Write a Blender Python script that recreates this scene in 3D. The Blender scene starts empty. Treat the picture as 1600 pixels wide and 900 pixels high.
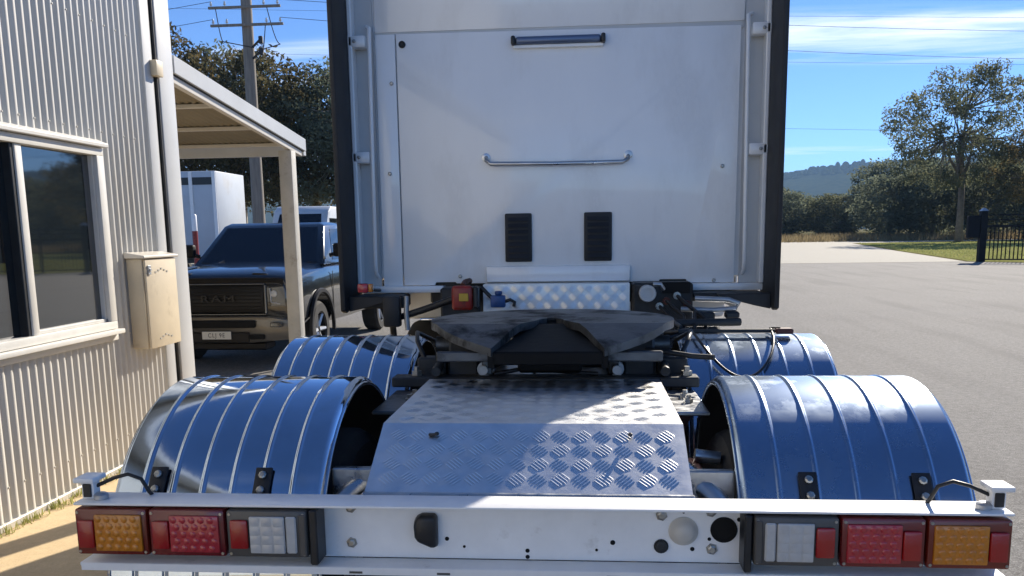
import bpy, bmesh, math, random
from mathutils import Vector, Matrix
R = math.radians
S = bpy.context.scene
COL = S.collection

# ---------------------------------------------------------------- camera, sky, sun, exposure
PSI, TH, RO = 0.0838, 0.1627, -0.0147          # yaw to the left, pitch down, roll
fw = Vector((-math.sin(PSI)*math.cos(TH), math.cos(PSI)*math.cos(TH), -math.sin(TH)))
r0 = Vector((math.cos(PSI), math.sin(PSI), 0)); u0 = r0.cross(fw)
rt = r0*math.cos(RO) + u0*math.sin(RO); up = rt.cross(fw)
cd = bpy.data.cameras.new('camera'); cam = bpy.data.objects.new('camera', cd); COL.objects.link(cam)
cam.matrix_world = Matrix(((rt.x, up.x, -fw.x, 0.160), (rt.y, up.y, -fw.y, 0.0), (rt.z, up.z, -fw.z, 1.70), (0, 0, 0, 1)))
cd.sensor_fit = 'HORIZONTAL'; cd.sensor_width = 36; cd.lens = 1343/1600*36
cd.shift_y = 134.7/1600; cd.clip_start = 0.05; cd.clip_end = 20000
S.camera = cam

SUN_AZ, SUN_EL = R(27), R(29)                  # azimuth from +Y towards +X
W = bpy.data.worlds.new('World'); S.world = W; W.use_nodes = True
nt = W.node_tree; nt.nodes.clear()
def wn(t, **k):
    n = nt.nodes.new(t)
    for a, b in k.items(): setattr(n, a, b)
    return n
sky = wn('ShaderNodeTexSky', sky_type='NISHITA', sun_disc=False, sun_elevation=SUN_EL, sun_rotation=SUN_AZ,
         altitude=100, air_density=0.6, dust_density=0.0, ozone_density=8.0)
bg = wn('ShaderNodeBackground'); bg.inputs['Strength'].default_value = 0.092
wo = wn('ShaderNodeOutputWorld')
# thin cirrus, spread evenly over the whole sky
tc = wn('ShaderNodeTexCoord'); sep = wn('ShaderNodeSeparateXYZ')
nt.links.new(tc.outputs['Generated'], sep.inputs[0])
zc = wn('ShaderNodeMath', operation='MAXIMUM'); zc.inputs[1].default_value = 0.03; nt.links.new(sep.outputs['Z'], zc.inputs[0])
dv = []
for a in 'XY':
    d = wn('ShaderNodeMath', operation='DIVIDE'); nt.links.new(sep.outputs[a], d.inputs[0]); nt.links.new(zc.outputs[0], d.inputs[1]); dv.append(d)
cmb = wn('ShaderNodeCombineXYZ'); nt.links.new(dv[0].outputs[0], cmb.inputs[0]); nt.links.new(dv[1].outputs[0], cmb.inputs[1])
mp = wn('ShaderNodeMapping'); mp.inputs['Rotation'].default_value = (0, 0, R(-24)); mp.inputs['Scale'].default_value = (0.22, 1.0, 1); mp.inputs['Location'].default_value = (28.7, 28.4, 0)
nt.links.new(cmb.outputs[0], mp.inputs[0])
n1 = wn('ShaderNodeTexNoise'); n1.inputs['Scale'].default_value = 1.6; n1.inputs['Detail'].default_value = 8; n1.inputs['Roughness'].default_value = 0.6; n1.inputs['Distortion'].default_value = 0.5
n2 = wn('ShaderNodeTexNoise'); n2.inputs['Scale'].default_value = 0.35; n2.inputs['Detail'].default_value = 2
nt.links.new(mp.outputs[0], n1.inputs['Vector']); nt.links.new(mp.outputs[0], n2.inputs['Vector'])
c1 = wn('ShaderNodeMapRange'); c1.inputs[1].default_value = 0.42; c1.inputs[2].default_value = 0.66
c2 = wn('ShaderNodeMapRange'); c2.inputs[1].default_value = 0.55; c2.inputs[2].default_value = 0.66
nt.links.new(n1.outputs['Fac'], c1.inputs[0]); nt.links.new(n2.outputs['Fac'], c2.inputs[0])
mu = wn('ShaderNodeMath', operation='MULTIPLY'); nt.links.new(c1.outputs[0], mu.inputs[0]); nt.links.new(c2.outputs[0], mu.inputs[1])
mu2 = wn('ShaderNodeMath', operation='MULTIPLY'); nt.links.new(mu.outputs[0], mu2.inputs[0]); mu2.inputs[1].default_value = 0.9
mixc = wn('ShaderNodeMix', data_type='RGBA'); nt.links.new(mu2.outputs[0], mixc.inputs[0]); nt.links.new(sky.outputs[0], mixc.inputs[6]); mixc.inputs[7].default_value = (8.0, 8.4, 8.8, 1)
nt.links.new(mixc.outputs[2], bg.inputs['Color']); nt.links.new(bg.outputs[0], wo.inputs['Surface'])

sd = bpy.data.lights.new('sun', 'SUN'); sd.energy = 4.3; sd.angle = R(0.5); sd.color = (1.0, 0.91, 0.78)
sun = bpy.data.objects.new('sun', sd); COL.objects.link(sun)
ld = Vector((-math.sin(SUN_AZ)*math.cos(SUN_EL), -math.cos(SUN_AZ)*math.cos(SUN_EL), -math.sin(SUN_EL)))
sun.rotation_euler = ld.to_track_quat('-Z', 'Y').to_euler(); sun.location = (20, 30, 25)
S.view_settings.view_transform = 'Standard'; S.view_settings.look = 'None'
S.view_settings.gamma = 1; S.view_settings.exposure = 1.0
S.view_settings.use_curve_mapping = False
S.render.engine = 'CYCLES'
S.cycles.max_bounces = 8; S.cycles.caustics_refractive = False
S.cycles.volume_bounces = 0; S.cycles.sample_clamp_indirect = 6

# ---------------------------------------------------------------- materials
MATS = {}
def mat(name, col, rough=0.6, metal=0.0, var=0.0, vscale=6, bump=0.0, bscale=40, spec=0.5, dirt=None, dscale=3, dlo=.5, dhi=.7, stretch=None, coat=0, trans=0, emit=None, rvar=0):
    m = bpy.data.materials.new(name); m.use_nodes = True; t = m.node_tree; N = t.nodes; L = t.links
    p = N['Principled BSDF']
    p.inputs['Roughness'].default_value = rough; p.inputs['Metallic'].default_value = metal
    p.inputs['Specular IOR Level'].default_value = spec; p.inputs['Coat Weight'].default_value = coat
    p.inputs['Transmission Weight'].default_value = trans
    co = N.new('ShaderNodeTexCoord'); src = co.outputs['Object']
    if stretch:
        mpn = N.new('ShaderNodeMapping'); mpn.inputs['Scale'].default_value = stretch; L.new(src, mpn.inputs[0]); src = mpn.outputs[0]
    def noise(sc, det=5, ro=.6):
        n = N.new('ShaderNodeTexNoise'); n.inputs['Scale'].default_value = sc; n.inputs['Detail'].default_value = det; n.inputs['Roughness'].default_value = ro
        L.new(src, n.inputs['Vector']); return n
    c4 = (*col, 1); last = None
    p.inputs['Base Color'].default_value = c4
    if var:
        n = noise(vscale); r = N.new('ShaderNodeMapRange'); r.inputs[1].default_value = .3; r.inputs[2].default_value = .7
        r.inputs[3].default_value = 1-var; r.inputs[4].default_value = 1+var; L.new(n.outputs['Fac'], r.inputs[0])
        h = N.new('ShaderNodeHueSaturation'); h.inputs['Color'].default_value = c4; L.new(r.outputs[0], h.inputs['Value'])
        last = h.outputs[0]
    if dirt:
        n = noise(dscale, 8, .65); r = N.new('ShaderNodeMapRange'); r.inputs[1].default_value = dlo; r.inputs[2].default_value = dhi; L.new(n.outputs['Fac'], r.inputs[0])
        x = N.new('ShaderNodeMix'); x.data_type = 'RGBA'; L.new(r.outputs[0], x.inputs[0])
        if last: L.new(last, x.inputs[6])
        else: x.inputs[6].default_value = c4
        x.inputs[7].default_value = (*dirt, 1); last = x.outputs[2]
        rr = N.new('ShaderNodeMapRange'); rr.inputs[3].default_value = rough; rr.inputs[4].default_value = min(1, rough+.25); L.new(r.outputs[0], rr.inputs[0]); L.new(rr.outputs[0], p.inputs['Roughness'])
    elif rvar:
        n = noise(vscale*1.7); r = N.new('ShaderNodeMapRange'); r.inputs[1].default_value = .35; r.inputs[2].default_value = .65; r.inputs[3].default_value = max(.02, rough-rvar); r.inputs[4].default_value = rough+rvar
        L.new(n.outputs['Fac'], r.inputs[0]); L.new(r.outputs[0], p.inputs['Roughness'])
    if last: L.new(last, p.inputs['Base Color'])
    if bump:
        n = noise(bscale, 4); b = N.new('ShaderNodeBump'); b.inputs['Strength'].default_value = bump; b.inputs['Distance'].default_value = .01
        L.new(n.outputs['Fac'], b.inputs['Height']); L.new(b.outputs[0], p.inputs['Normal'])
    if emit: p.inputs['Emission Color'].default_value = (*emit, 1); p.inputs['Emission Strength'].default_value = 1
    MATS[name] = m; return m

mat('white_paint', (.85, .86, .86), .18, var=.02, vscale=3, dirt=(.68, .675, .66), dscale=1.9, dlo=.50, dhi=.85, stretch=(1.5, 1, .55), coat=.5, bump=.02, bscale=2.2)
mat('bar_white', (.86, .86, .85), .38, var=.04, vscale=14, dirt=(.45, .42, .37), dscale=9, dlo=.62, dhi=.9, bump=.03, bscale=120)
mat('black_rubber', (.012, .012, .014), .55, var=.3, vscale=9, bump=.1, bscale=60)
mat('black_plastic', (.015, .016, .018), .42, var=.25, vscale=20, bump=.08, bscale=150)
mat('tyre', (.018, .017, .016), .85, var=.35, vscale=8, bump=.2, bscale=60)
mat('chassis', (.022, .023, .024), .55, var=.4, vscale=7, dirt=(.075, .065, .05), dscale=5, dlo=.5, dhi=.75, bump=.15, bscale=50)
mat('grease_steel', (.12, .123, .125), .42, metal=.75, var=.3, vscale=7, dirt=(.02, .018, .016), dscale=5, dlo=.48, dhi=.62, bump=.2, bscale=45)
mat('grease', (.005, .0045, .004), .6, spec=.2, var=.3, bump=.2, bscale=30)
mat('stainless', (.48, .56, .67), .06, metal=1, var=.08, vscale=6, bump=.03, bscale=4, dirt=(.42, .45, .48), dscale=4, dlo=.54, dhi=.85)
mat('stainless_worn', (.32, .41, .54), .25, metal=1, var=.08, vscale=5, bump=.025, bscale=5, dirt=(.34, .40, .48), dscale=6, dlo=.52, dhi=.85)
mat('alloy_tread', (.80, .81, .82), .43, metal=1, var=.10, vscale=9, bump=.03, bscale=70, rvar=.06)
mat('alloy_bar', (.88, .88, .87), .30, metal=1, var=.08, vscale=20)
mat('alloy', (.55, .56, .57), .35, metal=1, var=.12, vscale=12, bump=.05, bscale=60, rvar=.1)
mat('zinc_bolt', (.42, .41, .38), .4, metal=1, var=.2, vscale=60)
mat('strip_tint', (.12, .16, .25), .28, metal=.4)
mat('chrome', (.8, .8, .8), .06, metal=1)
mat('hole', (.004, .004, .004), .9)
mat('amber_lens', (.55, .19, .012), .16, var=.12, vscale=30, coat=.5)
mat('amber_body', (.17, .020, .010), .22, coat=.4)
mat('red_lens', (.42, .03, .04), .15, var=.1, vscale=30, coat=.5)
mat('red_body', (.16, .012, .014), .22, coat=.4)
mat('red_reflector', (.34, .008, .009), .12, coat=.6, bump=.15, bscale=400)
mat('clear_lens', (.50, .50, .49), .15, var=.08, vscale=30, coat=.4)
mat('grey_body', (.085, .08, .074), .35, var=.1, vscale=20)
mat('cable', (.01, .01, .011), .45, bump=.1, bscale=200)
mat('red_paint', (.28, .022, .014), .35, var=.15, vscale=30, dirt=(.12, .03, .02), dscale=20)
mat('yellow_paint', (.55, .34, .03), .4)
mat('blue_paint', (.015, .06, .20), .4, var=.2, vscale=30)
mat('brown_red', (.09, .025, .016), .6, var=.3, vscale=20)
mat('cladding', (.63, .62, .575), .38, var=.05, vscale=2, dirt=(.53, .48, .39), dscale=1.2, dlo=.5, dhi=.85, stretch=(1, 1.6, .3), bump=.01, bscale=30)
mat('flashing', (.52, .53, .53), .4, var=.05, vscale=3)
mat('cream_metal', (.58, .545, .48), .4, var=.05, vscale=5)
mat('window_frame', (.66, .645, .60), .38, var=.05, vscale=8)
mat('beige_box', (.62, .53, .38), .45, var=.06, vscale=6, dirt=(.34, .27, .17), dscale=7, dlo=.58, dhi=.9, bump=.02)
mat('glass_tint', (.012, .017, .022), .03, spec=1.0, coat=1.0, bump=.004, bscale=1.5)
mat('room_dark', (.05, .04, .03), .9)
mat('blind', (.09, .075, .06), .8, var=.1)
mat('roof_metal', (.50, .51, .51), .38, var=.06, vscale=3)
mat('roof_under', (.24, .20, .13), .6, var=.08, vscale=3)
mat('steel_post', (.42, .40, .35), .5, var=.08, vscale=6, dirt=(.24, .2, .15), dscale=8, dlo=.55, dhi=.8)
mat('ute_paint', (.013, .016, .021), .18, metal=.3, var=.08, vscale=3, coat=1.0)
mat('ute_glass', (.006, .009, .015), .03, spec=.6)
mat('ute_trim', (.006, .006, .007), .45, spec=.3, bump=.05, bscale=90)
mat('ute_bumper', (.11, .104, .093), .28, metal=.4, coat=.5, var=.06)
mat('galv_dark', (.16, .165, .17), .25, metal=.9)
mat('badge', (.035, .035, .036), .4, metal=.6)
mat('lamp_glass', (.45, .46, .47), .08, coat=.8, var=.3, vscale=25)
mat('lamp_dark', (.02, .022, .024), .1, coat=.8)
mat('plate_white', (.62, .62, .58), .4)
mat('plate_ink', (.02, .02, .03), .5)
mat('timber_pole', (.22, .195, .165), .85, var=.25, vscale=5, stretch=(6, 6, .4), bump=.4, bscale=20)
mat('galv', (.45, .46, .47), .45, metal=.8, var=.1)
mat('insulator', (.55, .56, .55), .25, coat=.5)
mat('wire', (.05, .055, .06), .8, spec=.1)
mat('fence_black', (.010, .011, .014), .8, spec=.2, var=.2, vscale=4)
mat('trailer_white', (.52, .56, .60), .4, var=.05, vscale=1.5, dirt=(.35, .34, .32), dscale=.8, dlo=.55, dhi=.85)
mat('bark', (.16, .13, .105), .9, var=.35, vscale=2.5, bump=.5, bscale=9)
mat('bark_pale', (.34, .31, .27), .85, var=.3, vscale=2, bump=.4, bscale=8)

def leaf_mat(name, a, b, c, tr=.3):
    m = bpy.data.materials.new(name); m.use_nodes = True; t = m.node_tree; N = t.nodes; L = t.links; N.clear()
    co = N.new('ShaderNodeTexCoord'); n = N.new('ShaderNodeTexNoise'); n.inputs['Scale'].default_value = .55; n.inputs['Detail'].default_value = 6; n.inputs['Roughness'].default_value = .75
    L.new(co.outputs['Object'], n.inputs['Vector'])
    cr = N.new('ShaderNodeValToRGB'); e = cr.color_ramp.elements; e[0].position = .34; e[0].color = (*a, 1); e[1].position = .68; e[1].color = (*c, 1)
    k = e.new(.5); k.color = (*b, 1); L.new(n.outputs['Fac'], cr.inputs[0])
    d = N.new('ShaderNodeBsdfDiffuse'); tl = N.new('ShaderNodeBsdfTranslucent'); mx = N.new('ShaderNodeMixShader'); mx.inputs[0].default_value = tr
    o = N.new('ShaderNodeOutputMaterial')
    L.new(cr.outputs[0], d.inputs[0]); L.new(cr.outputs[0], tl.inputs[0]); L.new(d.outputs[0], mx.inputs[1]); L.new(tl.outputs[0], mx.inputs[2]); L.new(mx.outputs[0], o.inputs[0])
    MATS[name] = m
leaf_mat('gum_leaf', (.075, .092, .062), (.125, .138, .085), (.21, .20, .11), .58)
leaf_mat('gum_leaf_dark', (.085, .108, .085), (.14, .162, .112), (.21, .215, .14), .58)
leaf_mat('gum_leaf_brown', (.042, .052, .034), (.095, .085, .045), (.24, .175, .075), .5)
leaf_mat('dry_grass', (.17, .13, .07), (.27, .21, .115), (.36, .30, .17), .4)
leaf_mat('green_grass', (.26, .28, .09), (.33, .34, .12), (.42, .39, .17), .4)

def ground_mat(name, base, speck, patch, s1=130, s2=.35, bump=.6, bs=120, rough=.9):
    m = bpy.data.materials.new(name); m.use_nodes = True; t = m.node_tree; N = t.nodes; L = t.links; p = N['Principled BSDF']; p.inputs['Roughness'].default_value = rough; p.inputs['Specular IOR Level'].default_value = .3
    co = N.new('ShaderNodeTexCoord')
    def noise(sc, d=4, r=.6):
        n = N.new('ShaderNodeTexNoise'); n.inputs['Scale'].default_value = sc; n.inputs['Detail'].default_value = d; n.inputs['Roughness'].default_value = r; L.new(co.outputs['Object'], n.inputs['Vector']); return n
    a = noise(s1, 2); ra = N.new('ShaderNodeMapRange'); ra.inputs[1].default_value = .4; ra.inputs[2].default_value = .62; L.new(a.outputs['Fac'], ra.inputs[0])
    x = N.new('ShaderNodeMix'); x.data_type = 'RGBA'; x.inputs[6].default_value = (*base, 1); x.inputs[7].default_value = (*speck, 1); L.new(ra.outputs[0], x.inputs[0])
    b = noise(s2, 7, .62); rb = N.new('ShaderNodeMapRange'); rb.inputs[1].default_value = .42; rb.inputs[2].default_value = .68; rb.inputs[4].default_value = .62; L.new(b.outputs['Fac'], rb.inputs[0])
    y = N.new('ShaderNodeMix'); y.data_type = 'RGBA'; y.inputs[7].default_value = (*patch, 1); L.new(x.outputs[2], y.inputs[6]); L.new(rb.outputs[0], y.inputs[0])
    c = noise(16, 9, .82); rc = N.new('ShaderNodeMapRange'); rc.inputs[1].default_value = .32; rc.inputs[2].default_value = .68; rc.inputs[3].default_value = .60 if name == 'bitumen' else .90; rc.inputs[4].default_value = 1.40 if name == 'bitumen' else 1.10; L.new(c.outputs['Fac'], rc.inputs[0])
    if name == 'bitumen':                            # tyre-polished streaks and old oil stains
        mpn = N.new('ShaderNodeMapping'); mpn.inputs['Scale'].default_value = (.9, .09, 1); mpn.inputs['Rotation'].default_value = (0, 0, R(-32)); L.new(co.outputs['Object'], mpn.inputs[0])
        tn = N.new('ShaderNodeTexNoise'); tn.inputs['Scale'].default_value = 1.5; tn.inputs['Detail'].default_value = 7; L.new(mpn.outputs[0], tn.inputs['Vector'])
        tr_ = N.new('ShaderNodeMapRange'); tr_.inputs[1].default_value = .52; tr_.inputs[2].default_value = .66; tr_.inputs[4].default_value = .38; L.new(tn.outputs['Fac'], tr_.inputs[0])
        t2 = N.new('ShaderNodeMix'); t2.data_type = 'RGBA'; t2.inputs[7].default_value = (.095, .092, .088, 1); L.new(y.outputs[2], t2.inputs[6]); L.new(tr_.outputs[0], t2.inputs[0])
        on = noise(.55, 5, .55); orr = N.new('ShaderNodeMapRange'); orr.inputs[1].default_value = .66; orr.inputs[2].default_value = .74; orr.inputs[4].default_value = .5; L.new(on.outputs['Fac'], orr.inputs[0])
        t3 = N.new('ShaderNodeMix'); t3.data_type = 'RGBA'; t3.inputs[7].default_value = (.07, .068, .065, 1); L.new(t2.outputs[2], t3.inputs[6]); L.new(orr.outputs[0], t3.inputs[0]); y = t3
    h = N.new('ShaderNodeHueSaturation'); L.new(y.outputs[2], h.inputs['Color']); L.new(rc.outputs[0], h.inputs['Value'])
    L.new(h.outputs[0], p.inputs['Base Color'])
    g = noise(bs, 3); bu = N.new('ShaderNodeBump'); bu.inputs['Strength'].default_value = bump; bu.inputs['Distance'].default_value = .012; L.new(g.outputs['Fac'], bu.inputs['Height']); L.new(bu.outputs[0], p.inputs['Normal'])
    if 'hill' in name or 'grass' in name: p.inputs['Specular IOR Level'].default_value = 0
    MATS[name] = m
ground_mat('bitumen', (.115, .110, .102), (.275, .265, .248), (.215, .208, .195))
ground_mat('concrete', (.66, .50, .29), (.70, .54, .33), (.58, .43, .245), s1=90, s2=.9, bump=.2, bs=60)
ground_mat('gravel', (.33, .31, .255), (.46, .435, .37), (.41, .39, .325), s1=60, s2=.1)
ground_mat('soil_grass', (.14, .125, .06), (.22, .18, .09), (.17, .17, .07), s1=14, s2=.03)
ground_mat('verge_grass', (.20, .22, .07), (.28, .28, .10), (.27, .24, .10), s1=8, s2=.12)
ground_mat('hill_forest', (.028, .042, .022), (.06, .072, .035), (.045, .058, .03), s1=.05, s2=.004, bump=1, bs=.03)

# ---------------------------------------------------------------- mesh helpers
WM = {}                                              # world matrix of every parent we make
class B:
    def __init__(s): s.bm = bmesh.new(); s.mi = 0
    def _faces(s, vs, fs):
        v = [s.bm.verts.new(p) for p in vs]; out = []
        for f in fs:
            try: F = s.bm.faces.new([v[i] for i in f]); F.material_index = s.mi; out.append(F)
            except ValueError: pass
        return v
    def box(s, x0, x1, y0, y1, z0, z1):
        s._faces([(x, y, z) for x in (x0, x1) for y in (y0, y1) for z in (z0, z1)],
                 [(0, 1, 3, 2), (4, 6, 7, 5), (0, 4, 5, 1), (2, 3, 7, 6), (0, 2, 6, 4), (1, 5, 7, 3)]); return s
    def hexa(s, p):                                   # 8 points ordered as in box
        s._faces(p, [(0, 1, 3, 2), (4, 6, 7, 5), (0, 4, 5, 1), (2, 3, 7, 6), (0, 2, 6, 4), (1, 5, 7, 3)]); return s
    def prism(s, poly, f0, f1):                       # poly of (a,b); f0/f1 map (a,b)->xyz
        n = len(poly); s._faces([f0(*p) for p in poly]+[f1(*p) for p in poly],
            [tuple(range(n))[::-1], tuple(range(n, 2*n))]+[(i, (i+1) % n, n+(i+1) % n, n+i) for i in range(n)]); return s
    def loft(s, rings, cap=True, closed=True):
        n = len(rings[0]); vs = [p for r in rings for p in r]; fs = []
        for k in range(len(rings)-1):
            for i in range(n if closed else n-1):
                j = (i+1) % n; fs.append((k*n+i, k*n+j, (k+1)*n+j, (k+1)*n+i))
        if cap: fs += [tuple(range(n))[::-1], tuple(range((len(rings)-1)*n, len(rings)*n))]
        s._faces(vs, fs); return s
    def tube(s, pts, r, seg=8):
        pts = [Vector(p) for p in pts]; rs = r if isinstance(r, (list, tuple)) else [r]*len(pts); rings = []
        d = (pts[1]-pts[0]).normalized(); a = d.orthogonal().normalized()
        for i, p in enumerate(pts):
            t = ((pts[min(i+1, len(pts)-1)]-pts[max(i-1, 0)])).normalized()
            a = (a-t*a.dot(t)).normalized(); b = t.cross(a)
            rings.append([p+(a*math.cos(2*math.pi*k/seg)+b*math.sin(2*math.pi*k/seg))*rs[i] for k in range(seg)])
        return s.loft(rings)
    def cyl(s, p0, p1, r, r1=None, seg=16): return s.tube([p0, p1], [r, r if r1 is None else r1], seg)
    def lathe(s, c, axis, prof, seg=24, cap=True):              # prof: (t along axis, radius)
        ax = Vector(axis).normalized(); a = ax.orthogonal().normalized(); b = ax.cross(a); c = Vector(c)
        return s.loft([[c+ax*t+(a*math.cos(2*math.pi*k/seg)+b*math.sin(2*math.pi*k/seg))*max(r, 1e-4) for k in range(seg)] for t, r in prof], cap=cap)
    def m(s, i): s.mi = i; return s
    def obj(s, name, mats, parent=None, bevel=0, seg=1, smooth=None, label=None, cat=None, group=None, kind=None, clean=True):
        bm = s.bm
        if clean: bmesh.ops.recalc_face_normals(bm, faces=bm.faces[:])
        if bevel:
            ed = [e for e in bm.edges if len(e.link_faces) == 2 and e.calc_face_angle(0) > R(28)]
            bmesh.ops.bevel(bm, geom=ed, offset=bevel, segments=seg, affect='EDGES', profile=.5, clamp_overlap=True)
        me = bpy.data.meshes.new(name); bm.to_mesh(me); bm.free()
        for k in (mats if isinstance(mats, (list, tuple)) else [mats]): me.materials.append(MATS[k])
        if smooth is not None:
            me.polygons.foreach_set('use_smooth', [True]*len(me.polygons)); me.set_sharp_from_angle(angle=R(smooth))
        return link(name, me, parent, label, cat, group, kind)
def link(name, me, parent=None, label=None, cat=None, group=None, kind=None, loc=None, rotz=0, scale=1):
    o = bpy.data.objects.new(name, me); COL.objects.link(o)
    if loc is not None: o.location = loc; o.rotation_euler = (0, 0, rotz); o.scale = (scale,)*3 if not isinstance(scale, tuple) else scale
    if parent:
        o.parent = parent; o.matrix_parent_inverse = WM.get(parent.name, Matrix.Identity(4)).inverted()
    tag(o, label, cat, group, kind); return o
def tag(o, label=None, cat=None, group=None, kind=None):
    for k, v in (('label', label), ('category', cat), ('group', group), ('kind', kind)):
        if v: o[k] = v
def thing(name, loc, label, cat, group=None):
    o = bpy.data.objects.new(name, None); COL.objects.link(o); o.location = loc; o.empty_display_size = .2
    WM[o.name] = Matrix.Translation(loc); tag(o, label, cat, group); return o
def dup(o, parent=None):
    c = o.copy(); COL.objects.link(c)
    if parent: c.parent = parent
    for ch in o.children: dup(ch, c)
    return c
def structure(o): o['kind'] = 'structure'; return o
def sheet(name, pts, z, m):
    b = B(); b._faces([(x, y, z) for x, y in pts], [tuple(range(len(pts)))]); return structure(b.obj(name, m, clean=False))
def arc(n, a0, a1): return [a0+(a1-a0)*i/(n-1) for i in range(n)]

# ---------------------------------------------------------------- ground
sheet('ground', [(-4500, -400), (4500, -400), (4500, 4600), (-4500, 4600)], 0, 'soil_grass')
sheet('bitumen_yard', [(-60, -70), (70, -70), (70, 37), (21, 41), (18.9, 43.9), (-60, 46)], .004, 'bitumen')
sheet('gravel_road', [(-30, 45), (18.8, 44.0), (19.2, 46), (23.1, 66), (30.7, 102), (60, 112), (60, 120), (-30, 118)], .009, 'gravel')
sheet('grass_verge', [(19.0, 44.2), (21, 41.4), (70, 37.5), (110, 95), (31.0, 101.5), (23.4, 66), (19.5, 46)], .013, 'verge_grass')
sheet('concrete_apron', [(-3.35, -9), (-1.75, -9), (-1.75, 8.6), (-11, 8.6), (-11, 7.1), (-3.35, 7.1)], .009, 'concrete')

def hills():
    rnd = random.Random(4); b = B(); n, mrow = 150, 9; vs = []; fs = []
    for i in range(n+1):
        a = R(-62+124*i/n); h = 172+14*math.sin(i*.19)+9*math.sin(i*.47+1)-10*math.sin(i*.083+2)
        for j in range(mrow+1):
            f = j/mrow; d = 1900+700*f
            z = h*(f**.75)*(1+.0*i)+(rnd.uniform(-4, 6) if j else -2)
            vs.append((d*math.sin(a), d*math.cos(a), z))
    for i in range(n):
        for j in range(mrow):
            k = i*(mrow+1)+j; fs.append((k, k+mrow+1, k+mrow+2, k+1))
    # canopy roughness along the crest: small tree humps, part of the hill's surface
    b._faces(vs, fs)
    for i in range(1500):
        a = R(rnd.uniform(2, 40)); f = rnd.uniform(.75, 1); d = 1900+700*f; ii = (math.degrees(a)+62)/124*n
        h = (172+14*math.sin(ii*.19)+9*math.sin(ii*.47+1)-10*math.sin(ii*.083+2))*f**.75
        r = rnd.uniform(5, 13); hh = rnd.uniform(5, 15)
        c = Vector((d*math.sin(a), d*math.cos(a), h-3))
        b.loft([[c+Vector((r*s_*math.cos(t), r*s_*math.sin(t), z_*hh)) for t in (0, 1.05, 2.09, 3.14, 4.19, 5.24)] for z_, s_ in ((0, 1), (.55, .95), (.9, .5), (1, .1))])
    return structure(b.obj('hills', 'hill_forest', smooth=80))
hills()

# ---------------------------------------------------------------- shed on the left
WX = -3.25
def corr_y(b, y0, y1, z0, z1, x=WX, amp=.009, pitch=.076):
    n = max(2, int((y1-y0)/pitch*8)); lo = []; hi = []
    for i in range(n+1):
        y = y0+(y1-y0)*i/n; xx = x+amp*math.sin(2*math.pi*y/pitch)
        lo.append((xx, y, z0)); hi.append((xx, y, z1))
    b.loft([lo, hi], cap=False, closed=False)
shed = thing('steel_shed', (WX, 0, 0), 'cream corrugated steel shed with a sliding window, along the left edge', 'shed')
WY0, WY1, WZ0, WZ1 = 3.30, 5.93, 1.06, 2.33
b = B()
for y0, y1, z0, z1 in ((-9, WY0, 0.03, 4.6), (WY0, WY1, .03, WZ0), (WY0, WY1, WZ1, 4.6), (WY1, 6.72, .03, 4.6)): corr_y(b, y0, y1, z0, z1)
b.obj('wall_cladding', 'cladding', shed, smooth=60, clean=False)
# end wall, corrugated, facing the carport
b = B(); n = int(7.6/.076*6); lo = []; hi = []
for i in range(n+1):
    x = WX-.06-7.6*i/n; y = 7.13+.009*math.sin(2*math.pi*x/.076); lo.append((x, y, .03)); hi.append((x, y, 4.6))
b.loft([lo, hi], cap=False, closed=False).obj('end_wall_cladding', 'cladding', shed, smooth=60, clean=False)
B().box(WX-7.7, WX-7.6, -9, 7.1, 0, 4.6).box(WX-7.6, WX-.1, -9.1, -9, 0, 4.6).obj('rear_wall', 'cladding', shed)
b = B()
b.hexa([(WX-7.9, -9.2, 4.95), (WX-7.9, -9.2, 5.0), (WX-7.9, 7.3, 4.95), (WX-7.9, 7.3, 5.0), (WX+.12, -9.2, 4.6), (WX+.12, -9.2, 4.65), (WX+.12, 7.3, 4.6), (WX+.12, 7.3, 4.65)]).obj('roof', 'roof_metal', shed)
B().box(WX+.12, WX+.26, -9.2, 7.3, 4.5, 4.66).obj('gutter', 'flashing', shed, bevel=.01)
B().box(WX-.02, WX+.022, 6.70, 6.845, .02, 4.6).obj('flashing_strip', 'flashing', shed, bevel=.008, seg=2, smooth=40)
B().box(WX-.02, WX+.035, 6.915, 7.17, .02, 4.6).box(WX-.18, WX+.0, 7.125, 7.172, .02, 4.6).obj('corner_capping', 'flashing', shed, bevel=.012, seg=2, smooth=40)
B().box(WX-.02, WX-.004, 6.845, 6.915, .02, 4.6).obj('corner_recess', 'black_plastic', shed)
B().tube([(WX+.022, 6.885, .4), (WX+.022, 6.885, 2.2), (WX+.022, 6.885, 4.5)], .012).obj('conduit', 'chassis', shed, smooth=50)
B().box(WX+.004, WX+.075, 6.80, 6.91, 2.965, 3.085).obj('junction_box', 'beige_box', shed, bevel=.008, seg=2, smooth=40)
B().box(WX-.03, WX+.02, -9, 6.7, 0, .05).obj('base_flashing', 'cream_metal', shed, bevel=.006)
b = B()
for z in (.25, 1.0, 2.45, 3.2, 3.95):
    for k in range(0, 74):
        y = 1.0+k*.076+.019
        if y > 6.66 or (WY0-.1 < y < WY1+.1 and WZ0-.1 < z < WZ1+.1): continue
        if k % 2: continue
        b.lathe((WX+.008, y, z), (1, 0, 0), [(0, .0075), (.003, .0075), (.005, .005), (.006, 0)], 6)
b.obj('screw_rows', 'cream_metal', shed, kind='stuff')
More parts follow.
